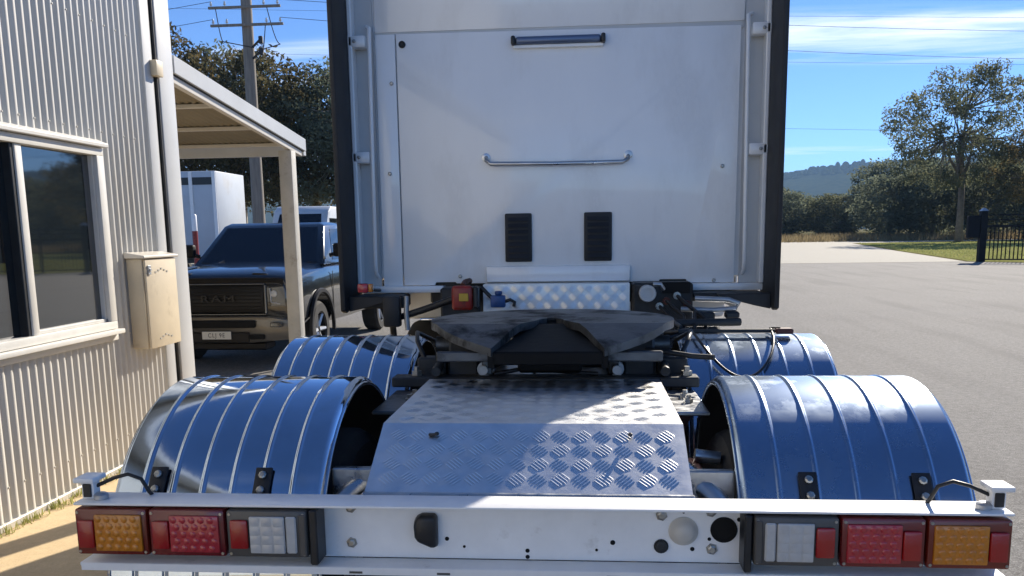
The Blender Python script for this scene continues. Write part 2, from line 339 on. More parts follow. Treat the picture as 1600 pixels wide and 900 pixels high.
# window: frame, mullion, panes, head flashing, sill
win = B().box(WX-.06, WX+.045, WY0-.03, WY1+.035, WZ1-.055, WZ1+.0).box(WX-.06, WX+.045, WY0-.03, WY1+.035, WZ0, WZ0+.055)\
    .box(WX-.06, WX+.045, WY1-.05, WY1+.035, WZ0+.055, WZ1-.055).box(WX-.06, WX+.045, WY0-.03, WY0+.04, WZ0+.055, WZ1-.055).obj('window_frame', 'window_frame', shed, bevel=.006, seg=2, smooth=40)
B().box(WX-.05, WX+.03, 5.02, 5.085, WZ0+.055, WZ1-.055).obj('mullion', 'window_frame', win, bevel=.006, seg=2, smooth=40)
B().box(WX-.05, WX+.02, 4.985, 5.02, WZ0+.055, WZ1-.055).obj('sash_edge', 'black_plastic', win, bevel=.004)
B().box(WX-.03, WX+.018, WY1-.072, WY1-.05, WZ0+.055, WZ1-.055).box(WX-.03, WX+.018, 5.085, WY1-.05, WZ0+.055, WZ0+.08).obj('sash', 'window_frame', win, bevel=.004)
for y0, y1, xo in ((5.085, WY1-.05, 0), (WY0+.04, 5.02, -.02)):
    B().box(WX-.02+xo, WX-.012+xo, y0, y1, WZ0+.055, WZ1-.055).obj('pane', 'glass_tint', win)
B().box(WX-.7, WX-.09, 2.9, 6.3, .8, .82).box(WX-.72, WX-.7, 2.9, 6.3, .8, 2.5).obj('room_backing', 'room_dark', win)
B().box(WX-.07, WX-.06, WY0+.05, 4.98, WZ0+.06, WZ1-.06).obj('blind', 'blind', win)
b = B(); b.hexa([(WX-.01, WY0-.06, WZ1+.003), (WX-.01, WY0-.06, WZ1+.065), (WX-.01, WY1+.065, WZ1+.003), (WX-.01, WY1+.065, WZ1+.065), (WX+.075, WY0-.06, WZ1+.003), (WX+.075, WY0-.06, WZ1+.03), (WX+.075, WY1+.065, WZ1+.003), (WX+.075, WY1+.065, WZ1+.03)]).obj('head_flashing', 'window_frame', win, bevel=.004)
B().box(WX-.01, WX+.085, WY0-.05, WY1+.055, WZ0-.035, WZ0-.003).box(WX-.01, WX+.03, WY0-.05, WY1+.055, WZ0-.085, WZ0-.035).obj('sill', 'window_frame', win, bevel=.005, seg=2, smooth=40)

# electrical box on the wall
mb = thing('meter_box', (WX+.08, 6.46, .87), 'beige electrical meter box on the shed wall near its corner', 'meter box')
B().box(WX+.008, WX+.13, 6.21, 6.72, .875, 1.55).obj('case', 'beige_box', mb, bevel=.006, seg=2, smooth=40)
B().box(WX+.131, WX+.15, 6.225, 6.71, .87, 1.545).obj('door', 'beige_box', mb, bevel=.006, seg=2, smooth=40)
b = B(); b.hexa([(WX+.006, 6.185, 1.553), (WX+.006, 6.185, 1.60), (WX+.006, 6.735, 1.553), (WX+.006, 6.735, 1.60), (WX+.165, 6.185, 1.553), (WX+.165, 6.185, 1.572), (WX+.165, 6.735, 1.553), (WX+.165, 6.735, 1.572)]).obj('hood', 'cream_metal', mb, bevel=.004)
B().box(WX+.151, WX+.162, 6.245, 6.285, 1.43, 1.50).cyl((WX+.162, 6.265, 1.465), (WX+.17, 6.265, 1.465), .012).obj('lock', 'galv', mb, bevel=.002)
for zz in (1.44, .93):
    b = B()
    for k in range(5): b.box(WX+.1505, WX+.1535, 6.36+k*.045, 6.385+k*.045, zz+.012*(2-abs(k-2)), zz+.012*(2-abs(k-2))+.012)
    b.obj('vent_slots', 'steel_post', mb)

# carport beyond the shed's corner
cp = thing('carport', (-3.25, 8.7, 0), 'lean-to carport roof with steel posts beyond the shed corner', 'carport')
def cpz(y): return 3.07-(y-7.2)*.097
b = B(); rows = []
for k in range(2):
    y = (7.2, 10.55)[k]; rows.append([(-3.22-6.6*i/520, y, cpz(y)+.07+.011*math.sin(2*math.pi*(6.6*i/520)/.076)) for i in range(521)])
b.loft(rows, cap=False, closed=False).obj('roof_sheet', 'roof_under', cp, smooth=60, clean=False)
b = B(); b.loft([[(x, y, z+.004) for x, y, z in r] for r in rows], cap=False, closed=False).obj('roof_top', 'roof_metal', cp, smooth=60, clean=False)
def slope_bar(x0, x1, y0, y1, d0, d1):
    return [(x0, y0, cpz(y0)+d0), (x0, y0, cpz(y0)+d1), (x0, y1, cpz(y1)+d0), (x0, y1, cpz(y1)+d1), (x1, y0, cpz(y0)+d0), (x1, y0, cpz(y0)+d1), (x1, y1, cpz(y1)+d0), (x1, y1, cpz(y1)+d1)]
B().hexa(slope_bar(-3.245, -3.215, 7.19, 10.58, -.02, .125)).obj('barge_flashing', 'roof_metal', cp, bevel=.004)
B().hexa(slope_bar(-3.30, -3.246, 7.19, 10.5, -.09, -.028)).obj('edge_beam', 'cream_metal', cp, bevel=.004)
B().hexa(slope_bar(-3.262, -3.232, 7.19, 10.56, -.026, -.021)).obj('shadow_gap', 'black_plastic', cp)
for y in (8.5, 9.5, 10.42):
    B().box(-9.8, -3.31, y, y+.07, cpz(y)+.02, cpz(y)+.056).obj('purlin', 'cream_metal', cp, bevel=.003)
for x in (-3.31, -9.7):
    B().box(x-.075, x+.08, 10.06, 10.22, 0, cpz(10.2)-.09).obj('post', 'steel_post', cp, bevel=.006, seg=2, smooth=40)
B().box(-9.8, -3.25, 10.585, 10.68, cpz(10.55)-.07, cpz(10.55)+.05).obj('gutter', 'roof_metal', cp, bevel=.006)

# ---------------------------------------------------------------- the semi truck
T = thing('semi_truck', (0, 4.8, 0), 'white cabover prime mover seen from behind, filling the middle of the yard', 'truck')
CW = 5.35                                             # rear wall of the cab
# cab shell (rear wall panels are separate, in front of it)
b = B(); prof = [(CW, 1.42), (CW, 3.75), (CW+.25, 3.92), (CW+1.2, 3.92), (7.0, 3.45), (7.12, 2.9), (7.2, 1.9), (7.2, 1.05), (6.6, 1.05), (6.5, 1.38)]
b.prism(prof, lambda y, z: (-1.225, y, z), lambda y, z: (1.225, y, z))
cab = b.obj('cab_body', 'white_paint', T, bevel=.03, seg=2, smooth=40)
B().hexa([(-1.1, 7.2, 2.0), (-1.05, 7.14, 2.85), (-1.1, 7.215, 2.0), (-1.05, 7.155, 2.85), (1.1, 7.2, 2.0), (1.05, 7.14, 2.85), (1.1, 7.215, 2.0), (1.05, 7.155, 2.85)]).obj('windscreen', 'ute_glass', cab)
for s in (-1, 1):
    B().box(s*1.227-.006, s*1.227+.006, 6.25, 7.0, 2.0, 2.75).obj('side_window', 'ute_glass', cab, bevel=.004)
    B().box(s*1.228-.005, s*1.228+.005, 6.15, 7.06, 1.15, 1.95).obj('door_panel', 'white_paint', cab, bevel=.004)
B().box(-1.24, 1.24, 7.2, 7.42, .42, 1.0).obj('front_bumper', 'chrome', T, bevel=.04, seg=2, smooth=40)
for s in (-1, 1):
    mr = B().box(s*1.5-.11, s*1.5+.11, 7.28, 7.36, 1.5, 2.55).obj('wing_mirror', 'black_plastic', T, bevel=.02, seg=2, smooth=40)
    for q in ([(s*1.2, 7.05, 2.65), (s*1.5, 7.32, 2.62), (s*1.5, 7.32, 2.5)], [(s*1.2, 7.05, 1.42), (s*1.5, 7.32, 1.43), (s*1.5, 7.32, 1.55)]): B().tube(q, .018).obj('mirror_arm', 'chassis', mr, smooth=50)
# rear wall: upper panel, main panel, side channels, bottom sill
B().box(-1.085, 1.095, CW-.020, CW-.002, 2.895, 3.72).obj('upper_panel', 'white_paint', T, bevel=.006, seg=2, smooth=40)
b = B(); o_ = [(-.955, 1.386), (-.76, 1.386), (-.755, 1.404), (-.63, 1.404), (-.625, 1.395), (.62, 1.395), (.625, 1.408), (.785, 1.408), (.79, 1.386), (1.07, 1.386), (1.075, 2.872), (-.955, 2.884)]
b.prism(o_, lambda x, z: (x, CW-.026, z), lambda x, z: (x, CW-.002, z)).obj('main_panel', 'white_paint', T, bevel=.004, seg=2, smooth=40)
B().box(-1.085, -.962, CW-.024, CW-.002, 1.37, 2.884).obj('edge_panel', 'white_paint', T, bevel=.006, seg=2, smooth=40)
B().box(-1.09, 1.09, CW-.012, CW-.001, 2.86, 2.90).obj('seam_strip', 'flashing', T)
for x0, x1 in ((-1.235, -.70), (.80, 1.235)):
    B().box(x0, x1, CW-.075, CW+.02, 1.342, 1.384).obj('bottom_sill', 'white_paint', T, bevel=.008, seg=2, smooth=40)
B().box(-.435, .445, CW-.06, CW-.027, 1.402, 1.50).obj('step_ledge', 'white_paint', T, bevel=.01, seg=2, smooth=40)
B().box(-.80, 1.0, 5.37, 5.55, 1.27, 1.415).obj('dark_backing', 'chassis', T, bevel=.01)  # dark backing added below the wall panel, hides the bright ground behind
# side channels with vertical tubes and brackets
for s in (-1, 1):
    B().box(min(s*1.10, s*1.225), max(s*1.10, s*1.225), CW-.01, CW+.01, 1.385, 3.7).obj('side_channel', 'flashing', T)
    B().box(min(s*1.205, s*1.232), max(s*1.205, s*1.232), CW-.10, CW-.01, 1.385, 3.7).obj('channel_edge', 'white_paint', T, bevel=.006)
    tb = B().tube([(s*1.118, CW-.012, 1.44), (s*1.118, CW-.075, 1.47), (s*1.118, CW-.085, 1.52), (s*1.104, CW-.085, 2.86), (s*1.104, CW-.075, 2.91), (s*1.13, CW-.03, 2.93)], .0125, 10).obj('grab_tube', 'white_paint', T, smooth=60)
    for z in (2.80, 2.13):
        B().box(min(s*1.125, s*1.235), max(s*1.125, s*1.235), CW-.10, CW-.012, z, z+.07).obj('bracket', 'white_paint', T, bevel=.012, seg=2, smooth=40)
        for dx in (1.19,): B().lathe((s*dx, CW-.101, z+.035), (0, -1, 0), [(0, .010), (.006, .010), (.008, .006), (.008, 0)], 8).obj('bolt', 'zinc_bolt', T)
    # black side extender fairing
    b = B(); pf = [(4.95, 1.26), (5.0, 1.245), (5.36, 1.33), (5.40, 3.85), (5.05, 3.80), (4.95, 3.7)]
    b.prism(pf, lambda y, z: (s*1.232, y, z), lambda y, z: (s*1.262, y, z)).obj('side_fairing', 'black_rubber', T, bevel=.006, seg=2, smooth=40)
    b = B(); b.prism([(1.232, 1.25), (1.232, 1.34), (.93, 1.338), (.95, 1.32), (1.14, 1.27)], lambda x, z: (s*x, 5.03, z), lambda x, z: (s*x, 5.10, z)).obj('fairing_stay', 'black_rubber', T, bevel=.004)
# dirty hole, lamp strip, rails, vents
B().lathe((-.918, CW-.028, 2.822), (0, -1, 0), [(-.004, .021), (.004, .021), (.006, .014), (.002, .010), (.002, 0)], 16).obj('grommet', 'black_rubber', T, smooth=40)
ls = B().box(-.235, .265, CW-.075, CW-.026, 2.795, 2.838).obj('strip_lamp', 'strip_tint', T, bevel=.015, seg=3, smooth=50)
for x0, x1 in ((-.262, -.236), (.266, .292)): B().box(x0, x1, CW-.082, CW-.026, 2.790, 2.843).obj('end_cap', 'black_plastic', ls, bevel=.01, seg=2, smooth=40)
B().box(-.25, .28, CW-.05, CW-.0255, 2.775, 2.794).obj('lamp_bracket', 'white_paint', ls, bevel=.003)
gr = B().tube([(-.425, CW-.022, 2.155), (-.42, CW-.06, 2.135), (-.395, CW-.075, 2.112), (0, CW-.078, 2.106), (.395, CW-.075, 2.108), (.425, CW-.06, 2.128), (.43, CW-.022, 2.148)], .0135, 10).obj('grab_rail', 'alloy', T, smooth=60)
for x in (-.425, .43): B().lathe((x, CW-.026, 2.153), (0, -1, 0), [(0, .026), (.006, .026), (.008, .018), (.008, 0)], 14).obj('rail_flange', 'alloy', gr, smooth=40)
for x0, x1 in ((-.316, -.152), (.166, .334)):
    v = B().box(x0, x1, CW-.045, CW-.027, 1.525, 1.818)
    v = v.obj('air_vent', 'black_rubber', T, bevel=.0085, seg=3, smooth=40)
    for k in range(7): B().hexa([(x0+.02, CW-.058, 1.548+k*.037), (x0+.02, CW-.046, 1.572+k*.037), (x0+.02, CW-.048, 1.548+k*.037), (x0+.02, CW-.040, 1.572+k*.037), (x1-.02, CW-.058, 1.548+k*.037), (x1-.02, CW-.046, 1.572+k*.037), (x1-.02, CW-.048, 1.548+k*.037), (x1-.02, CW-.040, 1.572+k*.037)]).obj('louvre', 'black_rubber', v)
for x, z in ((-1.02, 2.07), (.985, 2.075), (-.60, 1.44), (.95, 1.40), (-.99, 2.6)):
    B().lathe((x, CW-.027, z), (0, -1, 0), [(0, .012), (.005, .012), (.008, .007), (.008, 0)], 8).obj('bolt', 'zinc_bolt', T)

# chequer (tread) plate: sheet plus raised bars
def tread(b, o, u, v, w, h, cell=.062):
    o, u, v = Vector(o), Vector(u).normalized(), Vector(v).normalized(); n = u.cross(v)
    nx, ny = int(w/cell), int(h/cell); mx, my = (w-nx*cell)/2, (h-ny*cell)/2
    for i in range(nx):
        for j in range(ny):
            c = o+u*(mx+(i+.5)*cell)+v*(my+(j+.5)*cell); sg = 1 if (i+j) % 2 else -1
            d = (u+v*sg).normalized(); e = d.cross(n)
            for k in range(5):
                q = c+e*((k-2)*cell*.165); L = cell*(.44-.05*abs(k-2)); w2 = .0034
                b._faces([q-d*L, q-d*L*.6+e*w2, q+d*L*.6+e*w2, q+d*L, q+d*L*.6-e*w2, q-d*L*.6-e*w2, q-d*L*.6+n*.0009, q+d*L*.6+n*.0009],
                         [(0, 6, 1), (1, 6, 7, 2), (2, 7, 3), (3, 7, 4), (4, 7, 6, 5), (5, 6, 0)])
    return b
HW = .462
cov = B().hexa([(-HW, 2.315, .972), (-HW, 2.32, .978), (-HW, 2.585, 1.112), (-HW, 2.585, 1.12), (HW, 2.315, .972), (HW, 2.32, .978), (HW, 2.585, 1.112), (HW, 2.585, 1.12)]).obj('rear_cover_plate', 'alloy_tread', T)
tread(B(), (-HW, 2.322, .9795), (1, 0, 0), (0, .263, .141), 2*HW, .295).obj('tread_bars', 'alloy_bar', cov, kind='stuff')
B().box(-HW-.004, HW+.004, 2.296, 2.316, .960, .982).obj('edge_lip', 'alloy', cov, bevel=.004)
for x in (-.285, .30):
    B().lathe((x, 2.53, 1.0975), (0, -.46, .88), [(0, .007), (.005, .007), (.007, .004), (.007, 0)], 8).obj('latch', 'chassis', cov)
B().box(-.310, -.290, 2.525, 2.54, 1.094, 1.100).obj('catch', 'black_plastic', cov)
top = B().box(-HW, HW, 2.586, 3.40, 1.112, 1.12).obj('top_cover_plate', 'alloy_tread', T)
tread(B(), (-HW, 2.60, 1.1205), (1, 0, 0), (0, 1, 0), 2*HW, .79).obj('tread_bars', 'alloy_bar', top, kind='stuff')
for s in (-1, 1):
    b = B(); b.prism([(2.32, .968), (2.585, 1.111), (3.40, 1.111), (3.40, .98), (2.32, .94)], lambda y, z: (s*HW, y, z), lambda y, z: (s*(HW-.005), y, z)).obj('cover_side', 'alloy_tread', T)
vp = B().box(-.44, .435, CW-.20, CW-.19, 1.14, 1.396).obj('step_plate', 'alloy_tread', T)
tread(B(), (-.44, CW-.2005, 1.14), (1, 0, 0), (0, 0, 1), .875, .256, .05).obj('tread_bars', 'alloy_bar', vp, kind='stuff')
B().box(-.44, .435, CW-.189, CW-.06, 1.385, 1.396).obj('step_top', 'alloy_tread', vp)

# chassis
for s in (-1, 1):
    b = B(); x0, x1 = s*.43, s*.422
    b.box(min(x0, x1), max(x0, x1), 2.50, 7.1, .76, 1.02).box(min(x0, x1), max(x0, x1), 2.28, 2.50, .76, .94).box(min(s*.35, x1), max(s*.35, x1), 2.50, 7.1, 1.012, 1.02).box(min(s*.35, x1), max(s*.35, x1), 2.28, 7.1, .76, .768).obj('chassis_rail', 'chassis', T)
for y in (2.42, 3.3, 3.95, 4.75, 5.6): B().box(-.42, .42, y, y+.09, .80, .98).obj('cross_member', 'chassis', T, bevel=.006)
B().box(-.62, .62, 3.405, 3.50, 1.085, 1.125).obj('fifth_wheel_mount', 'chassis', T, bevel=.005)
B().box(-.62, .62, 3.95, 4.03, 1.06, 1.11).obj('fifth_wheel_mount', 'chassis', T, bevel=.005)
B().box(-.29, -.06, 3.52, 4.3, 1.085, 1.10).obj('deck_plate', 'alloy', T, bevel=.003)
B().box(-.05, .30, 3.52, 4.3, 1.07, 1.085).obj('deck_plate', 'grease_steel', T, bevel=.003)
for s in (-1, 1):
    B().box(min(s*.47, s*.60), max(s*.47, s*.60), 2.98, 3.40, 1.06, 1.075).obj('side_plate', 'grease_steel' if s < 0 else 'alloy', T, bevel=.004)
    B().hexa([(s*.44, 3.05, .80), (s*.44, 3.05, 1.06), (s*.44, 3.35, .80), (s*.44, 3.35, 1.06), (s*.52, 3.1, .95), (s*.56, 3.1, 1.06), (s*.52, 3.3, .95), (s*.56, 3.3, 1.06)]).obj('rail_gusset', 'brown_red', T)
    B().box(min(s*.44, s*.60), max(s*.44, s*.60), 2.47, 2.50, .90, 1.005).obj('guard_arm_plate', 'alloy', T, bevel=.004)
    B().tube([(s*.44, 2.60, .995), (s*.54, 2.45, .93), (s*.62, 2.36, .86)], .032, 10).obj('guard_arm', 'alloy', T, smooth=60)
    # air suspension bags and spring hangers between the axles
    B().lathe((s*.33, 3.44, .62), (0, 0, 1), [(0, .10), (.02, .13), (.08, .14), (.12, .125), (.16, .14), (.22, .13), (.24, .10)], 20).obj('air_bag', 'black_rubber', T, smooth=60)
    B().lathe((s*.52, 5.0, 1.00), (1, 0, 0), [(0, .02), (.0, .12), (.02, .13), (.15, .13), (.17, .12), (.17, .02)], 20).obj('air_tank', 'chassis', T, smooth=50)

# fifth wheel
fwc = (0.025, 3.66)
def fifth():
    out = []
    for k in range(37):
        a = R(-52+284*k/36); out.append((fwc[0]+.515*math.cos(a), fwc[1]+.46*math.sin(a)))   # from right rear round the front to left rear
    out += [(fwc[0]-.215, 3.225), (fwc[0]-.15, 3.40), (fwc[0]-.06, 3.58)]
    out += [(fwc[0]+.05*math.cos(R(a)), 3.63+.05*math.sin(R(a))) for a in (180, 135, 90, 45, 0)]
    out += [(fwc[0]+.06, 3.58), (fwc[0]+.15, 3.40), (fwc[0]+.215, 3.225)]
    return out
pl = fifth()
def zt(y): return 1.338 if y > 3.46 else 1.338-(3.46-y)*.30
b = B()
# strip mesh across Y so that the ramps bend cleanly
ys = sorted(set([round(y, 4) for _, y in pl]+[3.2]))
import bisect
def xs_at(y):
    xs = []
    for i in range(len(pl)):
        (xa, ya), (xb, yb) = pl[i], pl[(i+1) % len(pl)]
        if (ya <= y < yb) or (yb <= y < ya): xs.append(xa+(xb-xa)*(y-ya)/(yb-ya))
    return sorted(xs)
yy = arc(40, min(ys)+.002, max(ys)-.002)
def strips(side):
    for y0, y1 in zip(yy[:-1], yy[1:]):
        a, c = xs_at(y0), xs_at(y1)
        if len(a) < 2 or len(c) < 2: continue
        def seg(x): return [(x[0], x[-1])] if len(x) == 2 else [(x[0], x[1]), (x[-2], x[-1])]
        sa, sc = seg(a), seg(c)
        if len(sa) == 2 and len(sc) == 1: sc = [(sc[0][0], sa[0][1]), (sa[1][0], sc[0][1])]
        if len(sa) == 1 and len(sc) == 2: sa = [(sa[0][0], sc[0][1]), (sc[1][0], sa[0][1])]
        for (p, q), (r_, s_) in zip(sa, sc):
            b._faces([(p, y0, zt(y0)-.032), (p, y0, zt(y0)), (r_, y1, zt(y1)-.032), (r_, y1, zt(y1)), (q, y0, zt(y0)-.032), (q, y0, zt(y0)), (s_, y1, zt(y1)-.032), (s_, y1, zt(y1))],
                     [(1, 5, 7, 3), (0, 2, 6, 4), (0, 1, 3, 2), (4, 6, 7, 5)])
            if len(sa) == 1 or True:
                pass
strips(0)
fwp = b.obj('fifth_wheel_plate', 'grease_steel', T, smooth=25)
for s in (-1, 1):
    B().hexa([(fwc[0]+s*.205, 3.235, 1.19), (fwc[0]+s*.205, 3.235, 1.25), (fwc[0]+s*.06, 3.6, 1.2), (fwc[0]+s*.06, 3.6, 1.29), (fwc[0]+s*.23, 3.235, 1.19), (fwc[0]+s*.23, 3.235, 1.25), (fwc[0]+s*.09, 3.6, 1.2), (fwc[0]+s*.09, 3.6, 1.29)]).obj('throat_wall', 'grease', fwp)
    pd = B(); pd.prism([(3.50, 1.10), (3.86, 1.10), (3.78, 1.275), (3.58, 1.275)], lambda y, z: (fwc[0]+s*.30, y, z), lambda y, z: (fwc[0]+s*.43, y, z))
    pd = pd.obj('pedestal', 'chassis', T, bevel=.01)
    B().cyl((fwc[0]+s*.24, 3.68, 1.225), (fwc[0]+s*.50, 3.68, 1.225), .038).obj('pivot_pin', 'grease_steel', pd, smooth=40)
    B().box(min(fwc[0]+s*.235, fwc[0]+s*.28), max(fwc[0]+s*.235, fwc[0]+s*.28), 3.46, 3.56, 1.126, 1.24).obj('stop_block', 'grease_steel', pd, bevel=.006)
    for yv in (3.15, 3.25): B().lathe((fwc[0]+s*.52, yv, 1.076), (0, 0, 1), [(0, .018), (.014, .018), (.014, .010), (.028, .010), (.028, 0)], 6).obj('bolt', 'zinc_bolt', T)
B().lathe((fwc[0], 3.70, 1.19), (0, 0, 1), [(0, .16), (.08, .17), (.095, .12), (.095, 0)], 24).obj('lock_jaw', 'grease', fwp, smooth=40)
B().hexa([(fwc[0]-.215, 3.235, 1.20), (fwc[0]-.212, 3.235, 1.252), (fwc[0]-.08, 3.62, 1.26), (fwc[0]-.08, 3.62, 1.322), (fwc[0]+.215, 3.235, 1.20), (fwc[0]+.212, 3.235, 1.252), (fwc[0]+.08, 3.62, 1.26), (fwc[0]+.08, 3.62, 1.322)]).obj('jaw_ramp', 'grease', fwp, bevel=.006)
B().box(fwc[0]-.13, fwc[0]+.13, 3.42, 3.56, 1.14, 1.215).obj('jaw_housing', 'grease', fwp, bevel=.012)
for s in (-1, 1):
    B().box(min(fwc[0]+s*.16, fwc[0]+s*.44), max(fwc[0]+s*.16, fwc[0]+s*.44), 3.30, 3.33, 1.205, 1.245).obj('ramp_rib', 'grease_steel', fwp, bevel=.005)
    B().tube([(fwc[0]+s*.46, 3.40, 1.15), (fwc[0]+s*.47, 3.7, 1.17), (fwc[0]+s*.50, 4.1, 1.14)], .02).obj('slider_rail', 'chassis', T, smooth=50)
    B().lathe((fwc[0]+s*.27, 3.515, 1.15), (0, -1, 0), [(0, .03), (.05, .03), (.05, .018), (.08, .018), (.08, 0)], 14).obj('grease_cap', 'flashing', fwp, smooth=40)
B().tube([(.42, 3.55, 1.22), (.60, 3.48, 1.20), (.68, 3.44, 1.20)], .011).obj('release_handle', 'chassis', fwp, smooth=50)
for s in (-1, 1):
    B().box(min(fwc[0]+s*.44, fwc[0]+s*.56), max(fwc[0]+s*.44, fwc[0]+s*.56), 3.52, 3.60, 1.10, 1.19).obj('hinge_bracket', 'chassis', T, bevel=.008)
    B().tube([(fwc[0]+s*.53, 3.55, 1.18), (fwc[0]+s*.57, 3.60, 1.25), (fwc[0]+s*.60, 3.75, 1.27), (fwc[0]+s*.56, 4.0, 1.20)], .010).obj('air_hose', 'cable', T, smooth=60)
    B().box(min(fwc[0]+s*.22, fwc[0]+s*.50), max(fwc[0]+s*.22, fwc[0]+s*.50), 3.93, 3.99, 1.111, 1.25).obj('cross_bracket', 'chassis', T, bevel=.008)
    for k in range(6): B().box(min(fwc[0]+s*.46, fwc[0]+s*.485), max(fwc[0]+s*.46, fwc[0]+s*.485), 3.62+k*.05, 3.645+k*.05, 1.10, 1.14).obj('rack_tooth', 'grease_steel', T)
    B().lathe((fwc[0]+s*.55, 3.46, 1.126), (0, 0, 1), [(0, .022), (.018, .022), (.018, .012), (.036, .012), (.036, 0)], 6).obj('bolt', 'zinc_bolt', T)
B().tube([(-.20, 3.44, 1.135), (-.05, 3.455, 1.16), (.10, 3.45, 1.14), (.22, 3.44, 1.135)], .009).obj('air_hose', 'cable', T, smooth=60)
# red-painted suspension pieces under the right of the cover
B().cyl((.52, 2.75, .98), (.60, 2.75, .97), .022).obj('brake_fitting', 'alloy', T, smooth=40)
B().box(.48, .54, 2.6, 2.8, .80, .96).obj('spring_hanger', 'brown_red', T, bevel=.01)
B().box(-.54, -.48, 2.6, 2.8, .80, .96).obj('spring_hanger', 'brown_red', T, bevel=.01)

# wheels and axles
def wheel(x, y, z=.515, r=.515, w=.26, s=1):
    t = B().lathe((x, y, z), (s, 0, 0), [(-w/2, r*.62), (-w/2, r*.90), (-w*.42, r*.97), (-w*.30, r), (w*.30, r), (w*.42, r*.97), (w/2, r*.90), (w/2, r*.62)], 40, cap=False).obj('tyre', 'tyre', T, smooth=30)
    B().lathe((x, y, z), (s, 0, 0), [(-w*.45, r*.615), (w*.45, r*.615), (w*.40, r*.52), (w*.1, r*.48), (w*.1, .12), (w*.35, .10), (w*.35, 0)], 30).obj('rim', 'alloy', t, smooth=40)
for y in (2.86, 4.08):
    for s in (-1, 1):
        wheel(s*.735, y, s=s); wheel(s*1.06, y, s=s)
    B().cyl((-.7, y, .515), (.7, y, .515), .065).lathe((0, y, .515), (0, 1, 0), [(-.2, .05), (-.15, .15), (0, .19), (.15, .15), (.2, .05)], 20).obj('axle', 'chassis', T, smooth=40)
for s in (-1, 1): wheel(s*1.05, 6.7, w=.29, s=s)
B().cyl((-1, 6.7, .515), (1, 6.7, .515), .06).obj('axle', 'chassis', T, smooth=40)
for s in (-1, 1):
    b = B().lathe((s*.85, 4.95, .62), (0, 1, 0), [(0, .05), (0, .26), (.02, .28), (1.15, .28), (1.17, .26), (1.17, .05)], 28).obj('fuel_tank', 'alloy', T, smooth=40)

# mudguards: polished sheet with raised beads
def guard(yc, s, m, zc=.65, r=.565, x0=.605, x1=1.245, beads=6, low=.10, bh=.8):
    prof = [(x0, -.024), (x0+.004, -.010), (x0+.016, 0), (x0+.018, 0)]
    pit = (x1-x0)/(beads+1)
    for k in range(beads):
        c = x0+pit*(k+1)
        prof += [(c+dx, dh*bh) for dx, dh in ((-.0112, 0), (-.010, 0), (-.008, .0006), (-.0055, .003), (-.003, .0056), (0, .0066), (.003, .0056), (.0055, .003), (.008, .0006), (.010, 0), (.0112, 0))]
    prof += [(x1-.018, 0), (x1-.016, 0), (x1-.004, -.010), (x1, -.024)]
    angs = arc(49, 0, 180); paths = [((yc-r), zc-low), ((yc-r), zc-low*.5)]
    b = B(); rings = []; inner = []
    def pt(x, h, a, dz=0):
        return (s*x, yc-(r+h)*math.cos(R(a)), zc+(r+h)*math.sin(R(a))+dz)
    st = [(0, -low), (0, -low*.5)]+[(a, 0) for a in angs]+[(180, -low*.5)]
    rings = [[pt(x, h, a, dz) for x, h in prof] for a, dz in st]
    b.loft(rings, cap=False, closed=False)
    b.m(1); b.loft([[pt(x, min(h, 0)-.006, a, dz) for x, h in ((x0+.005, -.02), (x0+.02, 0), (x1-.02, 0), (x1-.005, -.02))] for a, dz in st], cap=False, closed=False)
    g = b.obj('mudguard', [m, 'black_rubber'], T, smooth=60, clean=False)
    # rolled rim beads on both edges
    for x in (x0, x1):
        B().tube([pt(x, -.024, a, dz) for a, dz in st], .007, 8).obj('rolled_edge', m, g, smooth=70)
    return g
gl = guard(2.86, -1, 'stainless'); grr = guard(2.86, 1, 'stainless_worn', beads=5, bh=.6)
guard(4.08, -1, 'stainless'); guard(4.08, 1, 'stainless_worn', beads=5, bh=.6)
def pad(x, g):
    # black mounting pads near the foot of the rear guards, each with two bolts
    a0, a1 = R(30.0), R(40.0); yc, zc, r = 2.86, .65, .565
    f = lambda a, h: (yc-(r+h)*math.cos(a), zc+(r+h)*math.sin(a))
    p = B(); q = [(x_, *f(a, h)) for x_ in (x-.026, x+.026) for h, a in ((.006, a0), (.006, a1), (.014, a0), (.014, a1))]
    # order: x0:(in,a0)(in,a1)(out,a0)(out,a1)
    p.hexa(q); o = p.obj('mounting_pad', 'black_rubber', g, bevel=.004, seg=2, smooth=40)
    for a in (R(32.8), R(37.4)):
        y, z = f(a, .014)
        B().lathe((x, y, z), (0, -math.cos(a), math.sin(a)), [(-.001, .012), (.006, .012), (.009, .007), (.009, 0)], 8).obj('bolt', 'zinc_bolt', T)
for x in (-1.11, -.788): pad(x, gl)
for x in (.792, 1.102): pad(x, grr)
# stay and cable over the right front guard
st = B().tube([(.60, 4.03, 1.238), (.9, 4.03, 1.238), (1.06, 4.03, 1.238)], .009).obj('guard_stay', 'chassis', T, smooth=50)
B().box(1.04, 1.12, 4.0, 4.06, 1.225, 1.25).obj('stay_clamp', 'brown_red', T, bevel=.006)
lp = []
for t in arc(25, 0, 1):
    z = 1.245-.165*4*t*(1-t); q = .588**2-(z-.65)**2
    lp.append((.66+.37*t, 4.08-(math.sqrt(q) if q > 0 else 0)-.004, z))
B().tube([(.56, 4.0, 1.21)]+lp+[(1.06, 4.02, 1.25)], .006).obj('loop_cable', 'cable', T, smooth=60)

